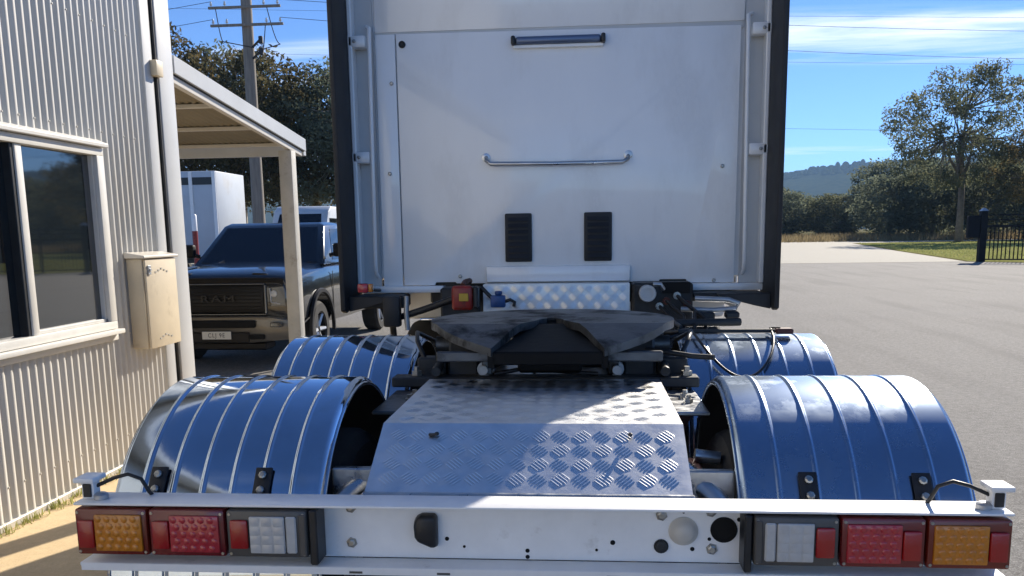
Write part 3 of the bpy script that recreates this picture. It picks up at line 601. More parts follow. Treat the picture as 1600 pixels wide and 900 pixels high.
# tail bar
bar = B().box(-1.25, 1.25, 2.262, 2.270, .806, .972).obj('tail_bar', 'bar_white', T, bevel=.002)
B().box(-1.25, 1.25, 2.185, 2.290, .9725, .980).obj('top_flange', 'bar_white', bar, bevel=.0025, seg=2, smooth=40)
B().box(-1.25, 1.25, 2.190, 2.262, .795, .8055).obj('bottom_flange', 'bar_white', bar, bevel=.0025, seg=2, smooth=40)
B().box(-1.246, 1.246, 2.188, 2.192, .783, .8045).obj('bottom_lip', 'bar_white', bar, bevel=.001)
for x, z, r in ((-.487, .951, .0125), (-.488, .849, .0125), (.503, .951, .012), (.507, .846, .013), (.371, .940, .013), (.371, .852, .016)):
    k = (x > .3 and z < .86 and x < .4)
    B().lathe((x, 2.262, z), (0, -1, 0), [(0, r*1.25), (.003, r*1.25), (.003, r), (.009, r), (.011, r*.6), (.011, 0)], 6 if not k else 16).obj('bolt', 'zinc_bolt' if not k else 'chassis', bar)
for x, z, r in ((-.216, .958, .006), (-.172, .957, .004), (-.10, .957, .003), (-.218, .864, .006), (-.17, .842, .004), (.006, .833, .006), (.006, .815, .006), (.106, .958, .004), (.198, .958, .004), (.239, .960, .006), (.240, .860, .007), (.196, .838, .004), (.578, .930, .006), (.50, .874, .005), (.455, .845, .006), (.43, .948, .003)):
    B().lathe((x, 2.2618, z), (0, -1, 0), [(0, r), (.0012, r), (.0012, 0)], 12).obj('drill_hole', 'hole', bar)
B().lathe((.43, 2.262, .896), (0, -1, 0), [(0, .040), (.004, .040), (.006, .036), (.018, .030), (.026, .018), (.029, 0)], 28).obj('cable_gland_dome', 'cream_metal', bar, smooth=50)
B().lathe((.538, 2.262, .901), (0, -1, 0), [(0, .036), (.003, .036), (.003, .030), (.001, .030), (.001, 0)], 28).obj('round_opening', 'hole', bar, smooth=30)
b = B(); b.prism([(-.31, .915), (-.30, .935), (-.285, .942), (-.246, .942), (-.24, .93), (-.24, .842), (-.258, .842), (-.30, .860), (-.308, .875)], lambda x, z: (x, 2.262, z), lambda x, z: (-.275+(x+.275)*.86, 2.228, .893+(z-.893)*.88))
b.obj('plug_cover', 'black_plastic', bar, bevel=.008, seg=2, smooth=50)
for x in (-.46, -.218, .24, .56): B().box(x-.018, x+.018, 2.187, 2.1895, .788, .794).obj('weld_mark', 'grey_body', bar)
# lamps
LZ0, LZ1 = .834, .966
def lamp(x0, x1, kind, s):
    # s=-1: left cluster, outer end at x0; the reflector is always towards the truck's side
    bodym = {'amber': 'amber_body', 'red': 'red_body', 'clear': 'grey_body'}[kind]
    lensm = {'amber': 'amber_lens', 'red': 'red_lens', 'clear': 'clear_lens'}[kind]
    h = B().box(x0+.002, x1-.002, 2.175, 2.255, LZ0, LZ1).obj('tail_lamp', bodym, bar, bevel=.007, seg=2, smooth=40)
    w = x1-x0; lx = lambda t: x0+t*w if s < 0 else x1-t*w          # t measured from the outer end
    def span(a, c): return sorted((lx(a), lx(c)))
    a, c = span(.06, .28); zr = (LZ0+.022, LZ1-.030) if kind != 'clear' else (LZ0+.026, LZ1-.024)
    B().box(a, c, 2.164, 2.176, *zr).obj('reflector', 'red_reflector', h, bevel=.006, seg=2, smooth=40)
    a, c = span(.29, .93) if kind != 'clear' else span(.30, .73)
    ln = B().box(a, c, 2.166, 2.176, LZ0+.014, LZ1-.014).obj('lens', lensm, h, bevel=.004, seg=2, smooth=40)
    if kind == 'clear':
        B().box(*span(.74, .87), 2.168, 2.176, LZ0+.014, LZ1-.014).obj('side_lens', 'clear_lens', h, bevel=.004)
        B().box(*span(.895, .985), 2.170, 2.176, LZ0+.008, LZ1-.008).obj('side_frame', 'grey_body', h, bevel=.003)
    b = B(); nx, nz = (5, 5) if kind != 'clear' else (3, 4)
    for i in range(nx):
        for j in range(nz):
            off = (.5 if (j % 2 and kind != 'clear') else 0)
            cx = a+(c-a)*(i+.5+off*.6)/(nx+(.35 if kind != 'clear' else 0)); cz = LZ0+.016+(LZ1-LZ0-.032)*(j+.5)/nz
            if kind == 'clear':
                q = .0115; e = (c-a)/nx*.42
                b._faces([(cx-e, 2.1655, cz-q), (cx+e, 2.1655, cz-q), (cx+e, 2.1655, cz+q), (cx-e, 2.1655, cz+q), (cx, 2.1615, cz)], [(0, 1, 4), (1, 2, 4), (2, 3, 4), (3, 0, 4)])
            else: b.lathe((cx, 2.166, cz), (0, -1, 0), [(0, .0100), (.0012, .0088), (.0022, .005), (.0025, 0)], 8)
    b.obj('led_array', lensm, h, smooth=50, kind='stuff')
    for a_ in (.05, .95):
        for z in (LZ0+.010, LZ1-.010): B().lathe((lx(a_), 2.1755, z), (0, -1, 0), [(0, .0045), (.002, .004), (.002, 0)], 8).obj('screw', 'zinc_bolt', h)
lamp(-1.245, -1.035, 'amber', -1); lamp(-1.033, -.815, 'red', -1); lamp(-.813, -.585, 'clear', -1)
lamp(1.035, 1.245, 'amber', 1); lamp(.820, 1.033, 'red', 1); lamp(.600, .818, 'clear', 1)
for x0, x1 in ((-.583, -.560), (.578, .598)): B().box(x0, x1, 2.178, 2.255, .812, .968).obj('lamp_end_cap', 'black_plastic', bar, bevel=.004)
# corner marker stubs with their cables
for s in (-1, 1):
    x = s*1.222
    mk = B().box(x-.018, x+.018, 2.215, 2.25, .982, 1.032).box(x-.030, x+.030, 2.195, 2.265, 1.032, 1.046).obj('corner_marker', 'bar_white', bar, bevel=.004, seg=2, smooth=40)
    B().box(x-.012, x+.012, 2.210, 2.2155, .988, 1.026).obj('marker_face', 'black_plastic', mk, bevel=.002)
    B().lathe((s*1.19, 2.225, .981), (0, 0, 1), [(0, .02), (.012, .02), (.018, .012), (.018, 0)], 12).obj('marker_base', 'galv', mk, smooth=40)
    B().tube([(s*1.205, 2.235, 1.015), (s*1.16, 2.245, 1.035), (s*1.12, 2.25, 1.045), (s*1.085, 2.255, 1.030), (s*1.068, 2.262, .99), (s*1.068, 2.285, .97)], .0055).obj('marker_cable', 'cable', mk, smooth=60)
# couplings and hoses under the cab
rc = B().box(-.60, -.475, 4.93, 4.97, 1.262, 1.405).obj('red_coupling', 'red_paint', T, bevel=.025, seg=3, smooth=50)
B().box(-.555, -.50, 4.923, 4.932, 1.315, 1.36).obj('yellow_mark', 'yellow_paint', rc, bevel=.008, seg=2)
B().box(-.474, -.445, 4.93, 5.0, 1.275, 1.40).obj('coupling_body', 'black_plastic', rc, bevel=.008)
B().tube([(-.54, 4.98, 1.40), (-.53, 5.05, 1.42), (-.52, 5.15, 1.42)], .018).obj('coupling_neck', 'brown_red', rc, smooth=50)
B().tube([(-.58, 4.99, 1.33), (-.72, 5.02, 1.28), (-.86, 5.04, 1.235), (-.98, 5.06, 1.20), (-1.0, 5.2, 1.0)], .021, 10).obj('air_hose', 'cable', T, smooth=60)
B().box(-.375, -.29, 4.95, 5.0, 1.275, 1.345).cyl((-.33, 4.98, 1.345), (-.33, 4.98, 1.37), .022).obj('blue_coupling', 'blue_paint', T, bevel=.008, seg=2, smooth=40)
B().tube([(-.43, 4.99, 1.39), (-.40, 4.98, 1.36), (-.37, 4.98, 1.33)], .012).obj('air_hose', 'cable', T, smooth=60)
B().tube([(-.29, 4.97, 1.31), (-.26, 4.96, 1.32), (-.235, 4.96, 1.305), (-.24, 4.96, 1.28)], .010).obj('air_hose', 'cable', T, smooth=60)
B().box(-1.02, -.92, 4.99, 5.06, 1.16, 1.34).obj('rubber_mount', 'black_rubber', T, bevel=.012, seg=2, smooth=40)
B().tube([(-.88, 5.02, 1.34), (-.885, 5.02, 1.25), (-.88, 5.02, 1.14)], .016).obj('mount_rod', 'galv', T, smooth=50)
B().box(-1.22, -.92, 5.12, 5.34, 1.26, 1.338).obj('cab_mount', 'chassis', T, bevel=.01); B().box(.80, 1.22, 5.12, 5.34, 1.30, 1.338).obj('cab_mount', 'chassis', T, bevel=.01)
B().box(-.70, -.46, 5.14, 5.33, 1.10, 1.38).obj('cab_support', 'chassis', T, bevel=.012)
B().box(.45, .80, 5.10, 5.32, 1.08, 1.40).obj('valve_block', 'chassis', T, bevel=.012)
B().box(.62, .78, 5.08, 5.099, 1.34, 1.405).obj('block_opening', 'hole', T)
B().lathe((.53, 5.0, 1.345), (0, -1, 0), [(-.1, .045), (0, .05), (.012, .045), (.012, .03), (.004, .03), (.004, 0)], 18).obj('socket', 'flashing', T, smooth=40)
B().tube([(.56, 4.98, 1.40), (.60, 4.97, 1.40), (.62, 4.99, 1.37)], .012).obj('elbow_fitting', 'alloy', T, smooth=50)
for k, (x, z) in enumerate(((.64, 1.30), (.70, 1.33), (.76, 1.28), (.60, 1.27))):
    B().lathe((x, 5.05, z), (0, -1, 0), [(0, .022), (.03, .022), (.03, .014), (.055, .014), (.055, 0)], 10).obj('air_fitting', 'zinc_bolt' if k % 2 else 'brown_red', T, smooth=40)
    B().tube([(x, 5.0, z), (x+.03, 4.93, z-.03), (x+.08, 4.85, z-.07), (x+.05, 4.6, 1.10), (.45, 4.4, 1.02)], .011).obj('air_hose', 'cable', T, smooth=60)
B().tube([(.72, 5.0, 1.255), (.90, 4.97, 1.25), (1.02, 4.95, 1.262), (1.04, 4.95, 1.29), (.98, 4.96, 1.31), (.80, 5.0, 1.315)], .015, 10).obj('hook_rail', 'galv', T, smooth=60)
B().box(.80, .90, 4.9, 5.0, 1.19, 1.245).obj('hose_clamp', 'black_plastic', T, bevel=.01)
B().box(.96, 1.04, 4.92, 4.98, 1.205, 1.245).obj('hose_clamp', 'black_plastic', T, bevel=.01)
B().tube([(.62, 4.75, 1.20), (.95, 4.78, 1.20), (1.02, 4.80, 1.20)], .022).obj('cross_pipe', 'chassis', T, smooth=50)
B().tube([(.47, 4.6, 1.16), (.60, 4.3, 1.20), (.66, 4.05, 1.24)], .012).obj('air_hose', 'cable', T, smooth=60)
B().tube([(.50, 4.7, 1.22), (.58, 4.4, 1.27), (.62, 4.1, 1.25)], .010).obj('air_hose', 'cable', T, smooth=60)
B().tube([(.02, 4.9, 1.13), (.25, 4.4, 1.16), (.42, 4.0, 1.14)], .013).obj('air_hose', 'cable', T, smooth=60)
B().tube([(-.2, 4.9, 1.13), (-.35, 4.3, 1.15), (-.44, 3.9, 1.10)], .013).obj('air_hose', 'cable', T, smooth=60)
# side marker lamp at the foot of the left fairing
ml = B().box(-1.165, -1.10, 4.975, 5.03, 1.365, 1.42).obj('side_marker', 'red_lens', T, bevel=.012, seg=2, smooth=40)
B().box(-1.10, -1.075, 4.98, 5.03, 1.368, 1.418).obj('amber_half', 'amber_lens', ml, bevel=.008, seg=2, smooth=40)
B().tube([(-1.1, 5.03, 1.39), (-1.1, 5.15, 1.37), (-1.1, 5.3, 1.36)], .01).obj('marker_stem', 'black_plastic', ml)
# mud flaps
for s in (-1, 1): B().box(min(s*.62, s*1.23), max(s*.62, s*1.23), 3.46, 3.472, .22, .95).obj('mud_flap', 'black_rubber', T, bevel=.003)

# ---------------------------------------------------------------- dark pickup behind the carport
def carve(o, cutters):
    tmp = []
    for c in cutters:
        k = bpy.data.objects.new('cut', c); COL.objects.link(k); tmp.append(k)
        md = o.modifiers.new('b', 'BOOLEAN'); md.object = k; md.operation = 'DIFFERENCE'; md.solver = 'EXACT'
    dg = bpy.context.evaluated_depsgraph_get(); dg.update()
    me = bpy.data.meshes.new_from_object(o.evaluated_get(dg)); o.modifiers.clear(); old = o.data; o.data = me; me.name = old.name
    for k in tmp: bpy.data.objects.remove(k)
def cyl_mesh(p0, p1, r):
    b = B().cyl(p0, p1, r, seg=32); bmesh.ops.recalc_face_normals(b.bm, faces=b.bm.faces[:]); me = bpy.data.meshes.new('c'); b.bm.to_mesh(me); b.bm.free(); return me
def text_mesh(txt, size, ext):
    c = bpy.data.curves.new('t', 'FONT'); c.body = txt; c.size = size; c.extrude = ext; c.align_x = 'CENTER'; c.align_y = 'CENTER'; c.space_character = 1.25
    o = bpy.data.objects.new('t', c); COL.objects.link(o); dg = bpy.context.evaluated_depsgraph_get(); dg.update()
    me = bpy.data.meshes.new_from_object(o.evaluated_get(dg)); bpy.data.objects.remove(o); return me
UX, UY = -4.50, 10.72
ute = thing('pickup_truck', (UX, UY+2.9, 0), 'dark pickup truck parked nose-on behind the carport post', 'pickup truck')
def up_(x, y, z): return (UX+x, UY+y, z)
def ring(y, w, zb, zt_, cr, sq=.86):
    h = [(w*.93, zb), (w, zb+.12), (w*1.0, (zb+zt_)/2), (w*.985, zt_-.15), (w*.955, zt_-.06), (w*sq, zt_), (w*.45, zt_+cr)]
    return [up_(x, y, z) for x, z in h]+[up_(-x, y, z) for x, z in h[::-1]]
b = B(); b.loft([ring(*q) for q in ((0, .90, .66, 1.10, 0), (.03, .94, .60, 1.165, .01), (.12, .985, .56, 1.21, .025), (.35, 1.01, .52, 1.245, .045), (.9, 1.025, .50, 1.285, .055), (1.42, 1.035, .48, 1.31, .05), (1.55, 1.035, .48, 1.315, .02), (2.6, 1.04, .46, 1.31, 0), (3.9, 1.04, .46, 1.31, 0), (3.96, 1.04, .46, 1.35, 0), (5.75, 1.03, .5, 1.34, 0), (5.85, 1.0, .55, 1.30, 0))])
ub = b.obj('body', 'ute_paint', ute, smooth=40)
carve(ub, [cyl_mesh(up_(sx*.66, y, .43), up_(sx*1.3, y, .43), .50) for sx in (-1, 1) for y in (.98, 4.62)])
ub.data.polygons.foreach_set('use_smooth', [True]*len(ub.data.polygons)); ub.data.set_sharp_from_angle(angle=R(38))
# greenhouse
def gp(u, t, face):                                   # corners of the cab frustum
    pass
bl, br_, fl, fr = (-.97, 1.42), (.97, 1.42), (-.97, 3.86), (.97, 3.86)
g0 = [(-.97, 1.40, 1.295), (.97, 1.40, 1.295), (.97, 3.88, 1.29), (-.97, 3.88, 1.29)]; g1 = [(-.77, 2.12, 1.86), (.77, 2.12, 1.86), (.77, 3.66, 1.88), (-.77, 3.66, 1.88)]
b = B(); b.loft([[up_(*p) for p in g0], [up_(*p) for p in g1], [up_(p[0]*.90, p[1]+(.10 if p[1] < 3 else -.06), p[2]+.045) for p in g1]])
gh = b.obj('cabin', 'ute_paint', ute, bevel=.025, seg=2, smooth=40)
def panel(q, off, u0, u1, v0, v1, name, m, parent):
    a, b_, c, d = [Vector(up_(*p)) for p in q]; n = (b_-a).cross(d-a).normalized()
    f = lambda u, v: (a*(1-u)+b_*u)*(1-v)+(d*(1-u)+c*u)*v
    p = [f(u0, v0), f(u1, v0), f(u1, v1), f(u0, v1)]; bb = B()
    bb.loft([[x-n*.02 for x in p], [x+n*off for x in p]]); return bb.obj(name, m, parent, bevel=.004)
panel([g0[0], g0[1], g1[1], g1[0]], .006, .05, .95, .06, .95, 'windscreen', 'ute_glass', gh)
for q in ([g0[1], g0[2], g1[2], g1[1]], [g0[3], g0[0], g1[0], g1[3]]):
    fl_ = q[0] == g0[1]
    for u0, u1 in (((.17, .50), (.54, .93)) if fl_ else ((.07, .46), (.50, .83))): panel(q, .006, u0, u1, .10, .90, 'side_window', 'ute_glass', gh)
for s in (-1, 1):
    mir = B().box(UX+min(s*1.04, s*1.27), UX+max(s*1.04, s*1.27), UY+1.60, UY+1.72, 1.40, 1.60).obj('wing_mirror', 'ute_trim', ute, bevel=.035, seg=2, smooth=40)
    B().tube([up_(s*.98, 1.66, 1.42), up_(s*1.08, 1.66, 1.45)], .03).obj('mirror_arm', 'ute_trim', mir)
    for k in range(2):
        B().box(UX+s*1.042-.008, UX+s*1.042+.008, UY+(2.48, 3.45)[k], UY+(2.66, 3.63)[k], 1.10, 1.135).obj('door_handle', 'ute_trim', ute, bevel=.006)
    for y in (1.55, 2.72, 3.72): B().box(UX+s*1.0408-.003, UX+s*1.0408+.003, UY+y, UY+y+.012, .55, 1.20).obj('door_gap', 'hole', ute)
    for y in (.98, 4.62):
        w = B().lathe(up_(s*.88, y, .41), (s, 0, 0), [(-.14, .26), (-.14, .37), (-.10, .405), (.10, .405), (.14, .37), (.14, .26)], 32, cap=False).obj('tyre', 'tyre', ute, smooth=30)
        B().lathe(up_(s*.88, y, .41), (s, 0, 0), [(-.12, .262), (.135, .262), (.125, .235), (.0, .225), (-.02, .10), (.05, .07), (.05, 0)], 28).obj('rim', 'ute_trim', w, smooth=40)
        for k in range(6):
            a = k*math.pi/3; c = up_(s*.95, y, .41)
            B().tube([(c[0], c[1]+.05*math.cos(a), c[2]+.05*math.sin(a)), (c[0]+s*.04, c[1]+.24*math.cos(a), c[2]+.24*math.sin(a))], [.04, .028], 6).obj('spoke', 'galv', w)
        b = B(); b.loft([[up_(s*x, y+r_*math.cos(a), .43+r_*math.sin(a)) for a in arc(19, R(-8), R(188))] for x, r_ in ((1.02, .50), (1.065, .505), (1.065, .55), (1.03, .56))], cap=False, closed=False).obj('arch_flare', 'ute_trim', ute, smooth=50)
# nose: grille with bars and lettering, headlamps, bumper, plate
grl = B().box(UX-.60, UX+.60, UY-.035, UY+.06, .73, 1.095).obj('grille', 'ute_trim', ute, bevel=.03, seg=2, smooth=40)
for k in range(7): B().box(UX-.57, UX+.57, UY-.048, UY-.034, .765+k*.046, .779+k*.046).obj('grille_bar', 'ute_trim', grl, bevel=.003)
for x0, x1, z0, z1 in ((-.62, .62, 1.096, 1.116), (-.62, .62, .712, .73), (-.632, -.605, .73, 1.096), (.605, .632, .73, 1.096)): B().box(UX+x0, UX+x1, UY-.045, UY+.03, z0, z1).obj('grille_surround', 'galv_dark', grl, bevel=.006)
for s in (-1, 1): B().hexa([up_(s*.40, .10, 1.225), up_(s*.42, .10, 1.245), up_(s*.46, 1.35, 1.345), up_(s*.46, 1.35, 1.38), up_(s*.62, .10, 1.21), up_(s*.60, .10, 1.235), up_(s*.66, 1.35, 1.325), up_(s*.62, 1.35, 1.36)]).obj('bonnet_crease', 'ute_paint', ute, bevel=.012, seg=2, smooth=50)
me = text_mesh('RAM', .19, .008); me.materials.append(MATS['badge'])
o = link('grille_lettering', me, grl); o.rotation_euler = (R(90), 0, 0); o.location = up_(0, -.062, .92); o.scale = (1.05, .62, 1)
for s in (-1, 1):
    b = B(); b.prism([(s*.64, .82), (s*.66, 1.06), (s*.97, 1.09), (s*.985, .90), (s*.80, .83)], lambda x, z: (UX+x, UY-.01+max(0, abs(x)-.7)*.32, z), lambda x, z: (UX+x, UY+.14+max(0, abs(x)-.7)*.32, z))
    hl = b.obj('headlamp', 'lamp_dark', ute, bevel=.012, seg=2, smooth=40)
    for j, (xa, za) in enumerate(((.72, .98), (.83, .99))): B().lathe(up_(s*xa, -.008+max(0, xa-.7)*.32, za), (0, -1, 0), [(0, .044), (.010, .042), (.016, .024), (.016, 0)], 14).obj('projector', 'lamp_glass', hl, smooth=50)
    B().tube([up_(s*.675, -.014, 1.05), up_(s*.685, -.014, .87), up_(s*.80, .01, .85)], .010).obj('light_strip', 'lamp_glass', hl)
    B().box(UX+min(s*.70, s*.86), UX+max(s*.70, s*.86), UY-.152, UY-.10, .565, .625).obj('fog_lamp', 'lamp_dark', ute, bevel=.01)
    B().box(UX+min(s*.42, s*.62), UX+max(s*.42, s*.62), UY-.162, UY-.11, .41, .47).obj('tow_slot', 'hole', ute, bevel=.012, seg=2)
b = B(); b.loft([[up_(x, y-.14+.12*max(0, abs(x)-.55)**1.3*2.2, z) for x, z in pr] for y, pr in ((0, [(-.99, .40), (-.4, .36), (.4, .36), (.99, .40), (1.0, .64), (.6, .70), (-.6, .70), (-1.0, .64)]), (.25, [(-1.0, .40), (-.4, .36), (.4, .36), (1.0, .40), (1.01, .66), (.6, .70), (-.6, .70), (-1.01, .66)]))])
bp = b.obj('front_bumper', 'ute_bumper', ute, bevel=.02, seg=2, smooth=40)
B().box(UX-.50, UX+.50, UY-.152, UY-.10, .555, .65).obj('bumper_intake', 'hole', bp, bevel=.02, seg=2)
B().box(UX-.42, UX+.42, UY-.150, UY-.11, .37, .50).obj('lower_valance', 'ute_trim', bp, bevel=.01)
B().box(UX-.60, UX+.60, UY-.04, UY+.3, .26, .36).obj('skid_plate', 'ute_trim', bp, bevel=.02)
np_ = B().box(UX-.19, UX+.19, UY-.170, UY-.160, .415, .515).obj('number_plate', 'plate_white', bp, bevel=.003)
me = text_mesh('CLJ 9E', .085, .001); me.materials.append(MATS['plate_ink'])
o = link('plate_lettering', me, np_); o.rotation_euler = (R(90), 0, 0); o.location = up_(0, -.1725, .465); o.scale = (.78, .9, 1)
B().box(UX-.80, UX+.80, UY+4.0, UY+5.75, 1.25, 1.345).obj('tray_cover', 'ute_trim', ute, bevel=.01)

# ---------------------------------------------------------------- vehicles in the yard behind
tr = thing('box_trailer', (-14.2, 29.2, 0), 'white box trailer standing behind the carport, beside the shed corner', 'trailer')
B().box(-17.0, -11.86, 28, 30.4, 1.05, 3.86).obj('box_body', 'trailer_white', tr, bevel=.03, seg=2, smooth=40)
B().box(-16.9, -12.0, 27.985, 27.999, 3.42, 3.66).obj('dark_band', 'black_plastic', tr)
for x in (-16.9, -14.6, -12.72, -11.93): B().box(x-.06, x+.06, 27.96, 27.998, 1.05, 3.84).obj('post_strip', 'bar_white', tr, bevel=.006)
B().box(-16.8, -12.0, 28.4, 30.0, .85, 1.04).obj('underframe', 'chassis', tr)
for x in (-15.6, -14.4):
    for y in (28.15, 30.2): 
        w = B().lathe((x, y, .5), (0, -1, 0), [(-.13, .3), (-.13, .46), (-.1, .5), (.1, .5), (.13, .46), (.13, .3)], 28, cap=False).obj('tyre', 'tyre', tr, smooth=30)
        B().lathe((x, y, .5), (0, -1, 0), [(-.12, .3), (.12, .3), (.05, .25), (.05, 0)], 20).obj('rim', 'alloy', w, smooth=40)
B().box(-12.5, -12.38, 28.2, 28.32, .1, .9).obj('landing_leg', 'chassis', tr); B().box(-12.6, -12.28, 28.1, 28.42, .0, .1).obj('leg_foot', 'chassis', tr)
rb = thing('safety_bollard', (-11.55, 25.5, 0), 'slim red and white bollard in front of the white trailer', 'bollard')
B().lathe((-11.55, 25.5, 0), (0, 0, 1), [(0, .08), (1.9, .08)], 16).obj('red_band', 'red_paint', rb, smooth=40)
B().lathe((-11.55, 25.5, 1.901), (0, 0, 1), [(0, .08), (.46, .08), (.5, .05), (.5, 0)], 16).obj('white_band', 'bar_white', rb, smooth=40)
vn = thing('delivery_van', (-9.5, 30, 0), 'white van parked in the yard right of the power pole', 'van')
b = B(); b.prism([(28.2, .45), (28.15, 1.15), (28.7, 1.55), (29.3, 2.55), (29.6, 2.72), (33.4, 2.72), (33.5, .45)], lambda y, z: (-10.45, y, z), lambda y, z: (-8.5, y, z))
b.obj('body', 'trailer_white', vn, bevel=.09, seg=2, smooth=40)
B().hexa([(-10.3, 28.72, 1.6), (-10.2, 29.22, 2.45), (-10.3, 28.74, 1.6), (-10.2, 29.25, 2.45), (-8.65, 28.72, 1.6), (-8.75, 29.22, 2.45), (-8.65, 28.74, 1.6), (-8.75, 29.25, 2.45)]).obj('windscreen', 'ute_glass', vn)
B().box(-8.51, -8.49, 29.3, 30.4, 1.6, 2.3).obj('side_window', 'ute_glass', vn)
for x in (-10.35, -8.6):
    for y in (29.0, 32.4): B().lathe((x, y, .36), (1, 0, 0), [(-.12, .2), (-.12, .33), (-.09, .36), (.09, .36), (.12, .33), (.12, .2), (.08, .18), (.08, 0)], 24).obj('wheel', 'tyre', vn, smooth=30)
for x in (-10.2, -8.9): B().box(x, x+.2, 28.12, 28.2, .95, 1.12).obj('headlamp', 'lamp_glass', vn, bevel=.02)

# ---------------------------------------------------------------- power pole and wires
PX, PY = -8.2, 22.0
pp = thing('power_pole', (PX, PY, 0), 'grey timber power pole with crossarms rising behind the carport roof', 'power pole')
B().tube([(PX, PY, 0), (PX, PY, 5), (PX+.02, PY, 10)], [.17, .145, .12], 14).obj('pole_shaft', 'timber_pole', pp, smooth=50)
for z, x0, x1 in ((7.30, -.88, .95), (6.88, -.85, 1.0)):
    ca = B().box(PX+x0, PX+x1, PY-.25, PY-.19, z-.03, z+.03).obj('crossarm', 'timber_pole', pp, bevel=.008)
    for k in (x0+.07, x0+.42, x1-.42, x1-.07):
        B().lathe((PX+k, PY-.22, z+.03), (0, 0, 1), [(0, .012), (.03, .012), (.03, .03), (.06, .034), (.07, .02), (.10, .024), (.12, .012), (.12, 0)], 12).obj('insulator', 'insulator', ca, smooth=40)
for z in (6.42, 6.15):
    fb = B().tube([(PX+.14, PY-.1, z-.05), (PX+.36, PY-.14, z+.12)], .03).obj('fuse_bracket', 'chassis', pp)
    B().box(PX+.33, PX+.43, PY-.19, PY-.09, z+.02, z+.2).obj('fuse_tube', 'chassis', fb, bevel=.015)
for x0, x1, z0, d in ((.6, .9, 7.3, .9), (.55, .40, 6.9, .75), (-.7, -.55, 7.3, .8)):
    B().tube([(PX+x0+(x1-x0)*t, PY-.22, z0-d*math.sin(math.pi*t*.5)) for t in arc(9, 0, 1)]+[(PX+.2, PY-.15, z0-d-.15)], .012, 6).obj('jumper_cable', 'wire', pp, smooth=60)
def wire(p0, p1, sag, r, label):
    p0, p1 = Vector(p0), Vector(p1)
    B().tube([p0.lerp(p1, t)-Vector((0, 0, sag*4*t*(1-t))) for t in arc(31, 0, 1)], r, 6).obj('overhead_wire', 'wire', None, smooth=60, label=label, cat='wire', group='overhead wires')
wire((-60, 40, 8.6), (PX-.8, PY-.22, 7.45), .5, .006, 'wire running left from the upper crossarm of the power pole')
wire((PX+.88, PY-.22, 7.45), (70, 52, 13.5), 1.6, .006, 'wire running right from the upper crossarm towards the truck')
wire((PX+.93, PY-.22, 7.03), (70, 53, 12.6), 1.9, .006, 'wire running right from the lower crossarm towards the truck')
wire((-60, 41, 8.0), (PX-.78, PY-.22, 7.03), .5, .006, 'wire running left from the lower crossarm of the power pole')
for z0, lab in ((17.6, 'topmost wire crossing the sky right of the cab'), (16.55, 'second highest wire across the sky right of the cab'), (13.7, 'wire crossing just above the big gum tree'), (9.5, 'lowest wire, meeting the gum tree crown at mid height')):
    wire((-60, 60, z0+2.4), (110, 60, z0-4.2), .8, .008, lab)

# ---------------------------------------------------------------- black gate and fence on the right
fx, fy = 19.35, 43.7
fn = thing('steel_fence', (fx+3, fy, 0), 'black steel gate and fence at the yard edge on the right', 'fence')
def fline(x): return fy-(x-fx)*.55
gpst = B().box(fx-.15, fx+.15, fy-.15, fy+.15, 0, 2.42).obj('gate_post', 'fence_black', fn, bevel=.01)
B().hexa([(fx-.17, fy-.17, 2.421), (fx-.05, fy-.05, 2.56), (fx-.17, fy+.17, 2.421), (fx-.05, fy+.05, 2.56), (fx+.17, fy-.17, 2.421), (fx+.05, fy-.05, 2.56), (fx+.17, fy+.17, 2.421), (fx+.05, fy+.05, 2.56)]).obj('post_cap', 'galv', gpst)
B().box(fx-.72, fx-.16, fy-.10, fy+.14, 1.15, 2.2).obj('control_box', 'fence_black', fn, bevel=.02)
for k in range(5):
    x = fx+1.85+k*1.9; y = fline(x); B().box(x-.05, x+.05, y-.05, y+.05, 0, 2.35).obj('post', 'fence_black', fn, bevel=.006)
for z, h in ((2.22, .05), (2.0, .05), (1.70, .11), (.12, .06)):
    x0, x1 = fx+.15, fx+10; y0, y1 = fline(x0), fline(x1)
    B().hexa([(x0, y0-.03, z-h/2), (x0, y0-.03, z+h/2), (x0, y0+.03, z-h/2), (x0, y0+.03, z+h/2), (x1, y1-.03, z-h/2), (x1, y1-.03, z+h/2), (x1, y1+.03, z-h/2), (x1, y1+.03, z+h/2)]).obj('rail', 'fence_black', fn)
pm = None
for k in range(64):
    x = fx+.3+k*.15
    if pm is None: pm = B().box(-.02, .02, -.02, .02, .14, 1.66); bmm = bpy.data.meshes.new('picket'); bmesh.ops.recalc_face_normals(pm.bm, faces=pm.bm.faces[:]); pm.bm.to_mesh(bmm); pm.bm.free(); bmm.materials.append(MATS['fence_black'])
    link('picket', bmm, fn, loc=(x, fline(x), 0))

